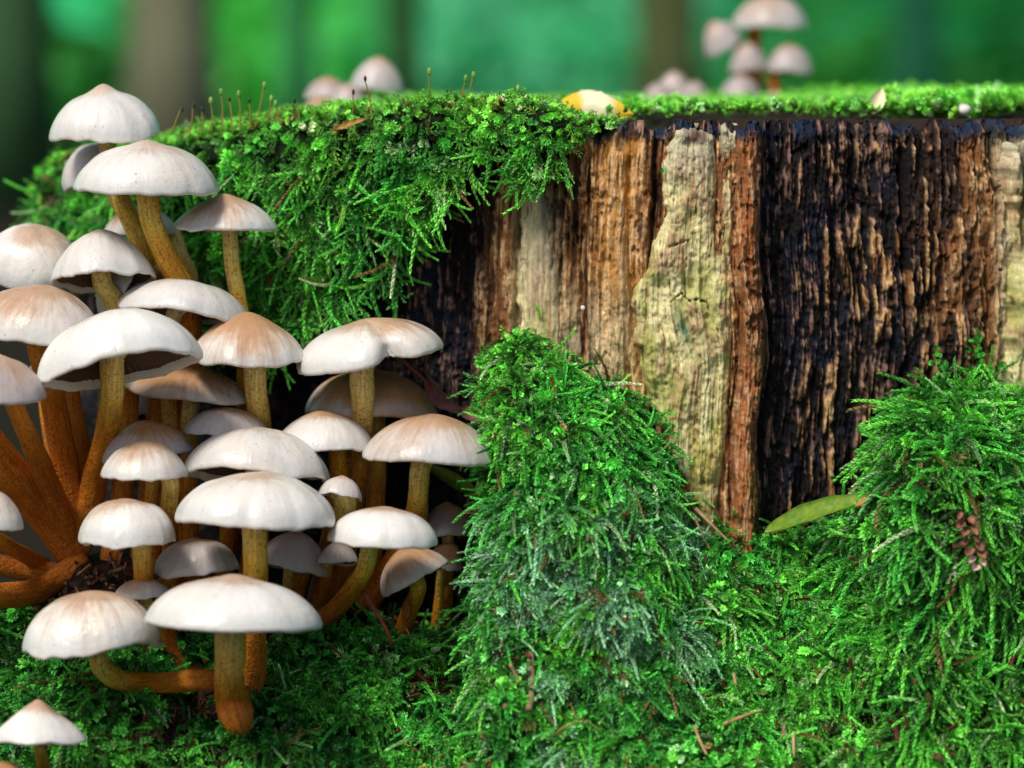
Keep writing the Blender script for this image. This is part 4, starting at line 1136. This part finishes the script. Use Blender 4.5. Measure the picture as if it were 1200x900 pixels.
# yellow leaf on the stump top
ly = empty('yellow_leaf', V3(700, 130, .10)); tag(ly, 'curled yellow autumn leaf with a cream patch on the stump top', 'leaf')
def yellow_cream():
    m, nt, b = mat('yellow_cream_leaf', .45, .4)
    ob = N(nt, 'ShaderNodeTexCoord').outputs['Object']; sx = N(nt, 'ShaderNodeSeparateXYZ'); nt.links.new(ob, sx.inputs[0])
    x = math_(nt, 'ADD', sx.outputs[0], math_(nt, 'MULTIPLY', math_(nt, 'SUBTRACT', noise(nt, ob, 160, 3), .5), .006))
    f = math_(nt, 'SUBTRACT', 1.0, math_(nt, 'MULTIPLY', math_(nt, 'ABSOLUTE', math_(nt, 'SUBTRACT', x, .0262)), 150.0))
    c = mix(nt, ramp(nt, f, [(.1, (0, 0, 0)), (.45, (1, 1, 1))]), mix(nt, noise(nt, ob, 250, 4), (.72, .42, .01), (.85, .66, .05)), (.86, .78, .50))
    nt.links.new(c, b.inputs['Base Color']); bump(nt, b, noise(nt, ob, 500, 4), .4, .0004)
    return m
o = leaf_mesh('leaf_blade', V3(654, 122, .040), V3(742, 134, .030), .0058, -.5, yellow_cream(), (.0, -1, .25), bend=.005, fold=0, jag=.06)
o.parent = ly; o.matrix_parent_inverse = Matrix.Translation(ly.location).inverted()
# bits on the moss cushion
o = leaf_mesh('leaf_scrap', V3(392, 152, .012), V3(432, 138, .012), .0011, .3, M_gedge, (0, -1, .6)); tag(o, 'narrow tan leaf scrap lying on the hanging moss below the blurred bell mushroom', 'leaf')
# small white fungus on the stump's top edge and pink one on the wood
def blob(name, c, r, m_, label, cat, sq=(1, 1, .8), seed=0):
    n1, n2 = 10, 16
    t = np.linspace(0.02, np.pi - .02, n1)[:, None]; a = np.arange(n2)[None] / n2 * 2 * np.pi
    k = 1 + .25 * (fbm(np.cos(a) + 2 + seed + 0 * t, np.sin(a) + t, 3, seed) - .5)
    P = np.stack([np.sin(t) * np.cos(a) * k * sq[0], np.sin(t) * np.sin(a) * k * sq[1], np.cos(t) * k * sq[2] + 0 * a], -1) * r + np.array(c)
    o = mesh_np(name, P.reshape(-1, 3), gridfaces(n1, n2, wrap=True, flip=True), m_, True)
    if label: tag(o, label, cat)
    return o
wf = empty('white_button_fungus', V3(1128, 138, .05)); tag(wf, 'tiny white button fungus with yellow foot on the right stump top', 'fungus')
for o in (blob('cap', V3(1129, 129, .05), .0026, M_white, None, None, (1, 1, .75), 2), blob('foot', V3(1119, 134, .05), .0016, M_yellow, None, None, (1, .8, .7), 3)):
    o.parent = wf; o.matrix_parent_inverse = Matrix.Translation(wf.location).inverted()
blob('pink_wood_fungus', V3(1111, 213, Ys_of_U(1111) + .002), .0017, M_pinkf, 'tiny pink fungus drop on the dark streaked wood at right', 'fungus', (.9, .6, 1.1), 5)
blob('bark_crumb', V3(683, 361, Ys_of_U(683) - .001), .0007, M_white, 'white crumb stuck to the brown wood above the moss hump', 'crumb', (1, .5, 1), 6)
o = leaf_mesh('upright_leaf_scrap', V3(1022, 134, .04), V3(1034, 104, .045), .0024, .4, M_cream, (0, -1, .2)); tag(o, 'pale upright leaf scrap blurred on the right stump top', 'leaf')
# bud scales on the right hump
bd = empty('fallen_bud', V3(1138, 640, mY(1138, 640))); tag(bd, 'scaly red brown bud resting on the right moss hump', 'bud')
yb = mY(1138, 640, .0155)
for k in range(13):
    f = k / 12; px = 1130 + 18 * f + (4 if k % 2 else -4); py = 600 + 62 * f
    o = leaf_mesh('bud_scale', V3(px, py, yb + .001), V3(px + (7 if k % 2 else -7) + rng.uniform(-4, 4), py + rng.uniform(7, 14), yb - rng.uniform(.0005, .003)), rng.uniform(.0008, .0015), .5, M_bud if k < 10 else M_pinkf, (0, -1, .3), 6)
    o.parent = bd; o.matrix_parent_inverse = Matrix.Translation(bd.location).inverted()

needles = [
    ((815, 596), (834, 615), (856, 637), 'pair of crossed needles at the stump foot, the longer one', .0007),
    ((813, 604), (822, 625), (833, 646), 'pair of crossed needles at the stump foot, the shorter one', .0005),
    ((830, 764), (850, 750), (874, 741), 'curved tan needle in the moss below the wood strip', .0007),
    ((848, 849), (870, 840), (894, 832), 'straight tan needle low in the moss right of centre', .0007),
    ((814, 852), (820, 868), (828, 884), 'short pale needle near the bottom edge, right of centre', .0006),
    ((598, 778), (610, 802), (621, 826), 'pale red needle leaning beside the upright twig', .0006),
    ((930, 858), (930, 872), (931, 888), 'dark brown needle standing at the bottom edge', .0006),
    ((860, 790), (862, 800), (868, 812), 'tiny curved needle right of the tan one', .0005),
    ((770, 640), (780, 655), (790, 668), 'thin needle on the pale centre of the moss hump', .0004),
    ((1086, 770), (1110, 762), (1150, 764), 'thin needle crossing the dark hollow at right', .0004),
    ((640, 870), (665, 850), (690, 846), 'long faint needle at the bottom centre', .0004),
    ((485, 760), (478, 740), (462, 722), 'short needle on the soil below the leaning mushroom', .0004)]
for a_, b_, c_, lb, r in needles:
    o = stick('dry_needle', [(a_[0], a_[1], mY(*a_, .007)), (b_[0], b_[1], mY(*b_, .010)), (c_[0], c_[1], mY(*c_, .007))], r, r * .6, M_needle, lb, 'needle', 'dry needles fallen on the moss')
stick('dry_twig', [(626, 742, mY(626, 742, .009)), (622, 775, mY(622, 775, .010)), (624, 805, mY(624, 805, .010)), (620, 832, mY(620, 832, .007))], .0011, .0009, M_twig, 'upright brown twig standing in the moss below the hump', 'twig')
tw = empty('lichen_twig', V3(585, 702, -.03)); tag(tw, 'pale forked twig bridging the hollow and the moss hump', 'twig')
for pts in ([(552, 668, -.030), (566, 684, -.034), (584, 702, -.040), (606, 712, -.044)], [(584, 702, -.040), (574, 712, -.042), (566, 722, -.044)]):
    o = stick('branch', pts, .0006, .0004, M_palet, parent=lf); o.parent = tw; o.matrix_parent_inverse = Matrix.Translation(tw.location).inverted()
stick('red_twig', [(426, 694, -.03), (440, 716, -.034), (452, 736, -.036), (460, 756, -.034)], .0008, .0005, M_red, 'bent red twig on the dark soil under the bent orange stem', 'twig')
stick('root_fibre', [(540, 728, -.01), (545, 745, -.014), (552, 760, -.016)], .0005, .0003, M_red, 'thin curled root fibre at the floor of the dark hollow', 'root')
stick('red_twig', [(478, 700, -.02), (482, 715, -.022), (476, 730, -.026)], .0004, .0003, M_red, 'fine red fibre between the two hollow stems', 'twig')

# crumbs of bark, needles and humus on the bare soil
def litter():
    out = []; fs = []; cs = []; k = 0
    zones = [(115, 670, 45, 30, 160), (230, 840, 90, 50, 240), (520, 785, 50, 35, 260), (430, 740, 60, 30, 170), (1010, 832, 40, 30, 60), (600, 800, 600, 90, 320), (720, 720, 110, 110, 170), (1060, 740, 120, 100, 170)]
    for (cx, cy, sx, sy, n) in zones:
        for q in range(n):
            px, py = rng.normal(cx, sx), rng.normal(cy, sy)
            if py < topV(px) or py > 960: continue
            p = V3(px, py, mY(px, py, rng.uniform(.0, .003) if px < 560 else rng.uniform(.001, .006)))
            d = Vector(rng.normal(0, 1, 3)).normalized(); e = d.orthogonal().normalized(); g = d.cross(e)
            l = rng.uniform(.0006, .0028); w = rng.uniform(.0002, .0007)
            vv = [p - d * l + e * w, p - d * l - e * w * .5 + g * w, p - d * l - e * w * .5 - g * w, p + d * l + e * w, p + d * l - e * w * .5 + g * w, p + d * l - e * w * .5 - g * w]
            out += [tuple(v) for v in vv]
            b = k * 6; fs += [[b, b + 1, b + 4, b + 3], [b + 1, b + 2, b + 5, b + 4], [b + 2, b, b + 3, b + 5], [b, b + 2, b + 1], [b + 3, b + 4, b + 5]]
            c = [(.05, .025, .015), (.20, .08, .04), (.32, .20, .11), (.03, .02, .015), (.24, .07, .05)][rng.integers(0, 5)]
            cs += [c] * 6; k += 1
    o = mesh_np('forest_litter', np.array(out), fs, M_soil, False, None, np.array(cs)); tag(o, 'fine brown bark crumbs and humus on the bare soil', None, None, 'stuff')
litter()

# spore stalks above the moss cushion
stalks = [(200, 150, 212, 128, 0), (222, 152, 226, 124, 0), (236, 150, 236, 128, 0), (248, 148, 246, 118, 1), (260, 146, 258, 108, 1), (271, 145, 268, 116, 0), (281, 143, 279, 110, 1), (293, 143, 291, 118, 0),
          (299, 142, 309, 100, 1), (312, 142, 317, 116, 1), (325, 140, 322, 122, 1), (352, 140, 344, 118, 0), (412, 138, 413, 108, 2), (436, 136, 427, 92, 2), (500, 118, 502, 84, 1), (538, 116, 545, 92, 1), (546, 114, 554, 88, 1), (604, 120, 606, 104, 1)]
pos_words = ['far left on the cushion slope', 'second from the left slope', 'short third one on the left slope', 'above the white cap gap', 'tall one in the left bunch', 'short orange one in the left bunch', 'slim one mid bunch', 'orange based one mid bunch',
             'tallest hooked one of the left bunch', 'leaning one at the right of the left bunch', 'last short one of the left bunch', 'lone one left of the blurred pair', 'dark tipped shorter one before the blurred pair', 'dark tipped taller one before the bell mushroom',
             'upright one left of centre', 'left one of the leaning pair', 'right one of the leaning pair', 'stub right of the leaning pair']
for (x0, y0, x1, y1, tp), wd in zip(stalks, pos_words):
    Y = .035 if x0 < 330 else .022
    root = empty('spore_stalk', V3(x0, y0 + 6, Y)); tag(root, 'thin moss spore stalk, ' + wd, 'moss stalk', 'spore stalks above the hanging moss')
    o = stick('stalk', [(x0, y0 + 8, Y), ((x0 + x1) / 2 + 1.5, (y0 + y1) / 2, Y), (x1, y1, Y)], .00026, .0002, M_stalk, parent=root, seg=5)
    o.matrix_parent_inverse = Matrix.Translation(root.location).inverted()
    o = blob('capsule', V3(x1 + 1, y1, Y), .0008 if tp == 1 else .0006, M_capsule if tp == 1 else M_blackc, None, None, (.8, .8, 1.5), x0)
    o.parent = root; o.matrix_parent_inverse = Matrix.Translation(root.location).inverted()

# ------------------------------------------------------------------ the forest behind
M_ground = simple_mat('forest_floor', (.026, .013, .010), (.008, .012, .005), 30, .9, .1, bmp=.5, bd=.03)
g = mesh_np('forest_ground', np.array([(-150, -120, -.3), (150, -120, -.3), (150, 200, -.3), (-150, 200, -.3)], float), np.array([[0, 1, 2, 3]]), M_ground, False)
tag(g, 'dark forest floor stretching away behind the stump', None, None, 'structure')
M_hill = simple_mat('backdrop_hill', (.02, .40, .12), (.06, .62, .26), .35, .9, .1, bmp=0)
def build_hill():
    x = np.linspace(-60, 60, 60); y = np.linspace(12, 60, 40)
    X, Yy = np.meshgrid(x, y)
    Z = -.5 + .62 * np.clip(Yy - 12, 0, 18) + 0 * sm(15, 34, Yy + 3 * fbm(X / 9, Yy / 9, 3)) + 1.5 * fbm(X / 4, Yy / 4, 3)  # slope added to close off the sky, tilted so the sun brightens it
    o = mesh_np('backdrop_hill', np.stack([X, Yy, Z], -1).reshape(-1, 3), gridfaces(40, 60), M_hill, True)
    tag(o, 'added green slope closing off the sky far behind the stump', None, None, 'structure')
build_hill()

def leaf_clump(seed, n, R, ls):
    r = np.random.default_rng(seed)
    V, F, C = [], [], []
    for k in range(n):
        p = r.normal(0, 1, 3); p = p / np.linalg.norm(p) * R * r.random() ** .4
        d = r.normal(0, 1, 3); d[2] -= .5; d /= np.linalg.norm(d)
        s_ = np.cross(d, r.normal(0, 1, 3)); s_ /= np.linalg.norm(s_); nn = np.cross(d, s_)
        L_ = ls * r.uniform(.7, 1.3); b = len(V)
        V += [p, p + d * L_ * .5 - s_ * L_ * .3 + nn * L_ * .08, p + d * L_, p + d * L_ * .5 + s_ * L_ * .3 + nn * L_ * .08]
        F.append((b, b + 1, b + 2, b + 3)); g_ = r.uniform(.7, 1.25); C += [(g_,) * 3] * 4
    return np.array(V), np.array(F), np.array(C)
cl = []
for q in range(4):
    v, f, c = leaf_clump(500 + q, 60, .16, .085)
    o = mesh_np('leaf_clump_' + 'abcd'[q], v, f, M_leaf, False, None, c); COL.objects.unlink(o); cl.append(o)
CL = proto_coll('leaf_clumps', cl)
def undergrowth():
    n = 5200
    y = 12 + 7 * rng.random(n) ** 1.6; x = rng.uniform(-1, 1, n) * (1.2 + .5 * y); z = -.45 + .62 * np.clip(y - 12, 0, 18) + .45 * rng.random(n)
    U, V = 600 + FPX * x / (y + .85), z
    P = np.stack([x, y, z], -1)
    f = fbm(x * .9 + 4, z * 1.1 + y * .35, 3, 210); h = fbm(x * .5 + 9, y * .3, 3, 211)
    c = lerp3(np.array([.07, .60, .15]), np.array([.22, .88, .18]), sm(.35, .62, f))
    c = lerp3(c, np.array([.26, .90, .55]), sm(.45, .60, h) * .9)
    c = lerp3(c, np.array([.015, .22, .04]), sm(.55, .72, fbm(x * 1.1, z * .6 + y * .2, 2, 213)) * .7)
    scatter('forest_undergrowth', P, rng.uniform(0, 6.28, (n, 3)), rng.uniform(1.0, 2.2, n), rng.integers(0, 4, n), c, CL, 'soft green mass of undergrowth far behind the stump')
undergrowth()

crown_src = []
def crown_mesh(seed):
    v, f, c = [], [], []
    off = 0
    r = np.random.default_rng(seed)
    for k in range(18):
        ce = r.normal(0, 1, 3) * np.array([.9, .9, .8]); vv, ff, cc = leaf_clump(seed * 50 + k, 42, .55, .16)
        v.append(vv + ce); f.append(ff + off); off += len(vv); c.append(np.clip(cc * np.array([.03, .22, .05]), 0, 1))
    return np.concatenate(v), np.concatenate(f), np.concatenate(c)
M_crown = pigment_mat('tree_crown_leaf', .6, .2, 5, .2, 0, .001, (1, 1, 1))
trees = [(14, 85, 6.0, (.03, .09, .03), (.05, .12, .045), 'near black green trunk at the left edge of the blurred forest'),
         (200, 98, 7.5, (.20, .21, .12), (.26, .27, .16), 'broad grey brown trunk behind the topmost mushroom'),
         (350, 46, 9.5, (.05, .34, .09), (.07, .40, .12), 'slim dark green trunk between the left cap and the bell mushroom'),
         (476, 46, 8.5, (.07, .24, .06), (.10, .28, .08), 'slim olive trunk behind the blurred bell mushroom'),
         (785, 74, 8.0, (.11, .16, .05), (.16, .19, .07), 'olive brown trunk rising behind the low blurred trio'),
         (1068, 60, 10.5, (.03, .24, .10), (.05, .28, .12), 'faint dark green trunk far behind the right stump top'),
         (655, 40, 12.5, (.02, .12, .05), (.03, .14, .06), 'faint distant trunk near the middle of the forest'),
         (-330, 150, 6.5, (.09, .07, .05), (.14, .11, .08), 'thick brown trunk beyond the left edge of the view'),
         (1500, 150, 7.0, (.09, .07, .05), (.14, .11, .08), 'thick brown trunk beyond the right edge of the view')]
cv, cf, cc = crown_mesh(3)
crown0 = None
for i, (px, w, Y, c1, c2, lb) in enumerate(trees):
    x = (px - 600) / FPX * (Y + .85); r0 = w / 2 / FPX * (Y + .85)
    root = empty('forest_tree', (x, Y, -.3)); tag(root, lb, 'tree', 'blurred trees behind the stump')
    n = 16; zz = np.linspace(0, 6.0, n)
    path = np.stack([.10 * r0 / .15 * np.sin(zz * .5 + i) - .10 * r0 / .15 * math.sin(i), .05 * np.sin(zz * .8), zz], -1)
    rad = r0 * (1 + .5 * np.exp(-zz / .18)) * (1 - zz / 9)
    v, f, uv = tube_arrays(path, rad, 18, .2, i)
    mt = simple_mat('bark_' + ['coal', 'grey', 'green', 'olive', 'tan', 'moss', 'mist', 'brown', 'umber'][i], c1, c2, 14, .9, .1, (3, 3, .6), .6, .02)
    mesh_np('trunk', v, f, mt, True, root, None, uv)
    for k in range(3):
        a = i * 1.3 + k * 2.1; z0 = 3.0 + k * .8
        b0 = path[np.argmin(abs(zz - z0))]; tip = b0 + np.array([math.cos(a) * 1.1, math.sin(a) * 1.1, .8])
        v, f, uv = tube_arrays(spline([b0, (b0 + tip) / 2 + np.array([0, 0, .1]), tip], 8), np.linspace(r0 * .35, r0 * .08, 8), 8, .2, k)
        mesh_np('limb', v, f, mt, True, root, None, uv)
    if crown0 is None:
        crown0 = mesh_np('crown', cv, cf, M_crown, False, root, cc); cr = crown0
    else:
        cr = crown0.copy(); COL.objects.link(cr); cr.parent = root
    cr.location = (path[-1][0], path[-1][1], 5.2); cr.rotation_euler = (0, 0, i * 1.1)
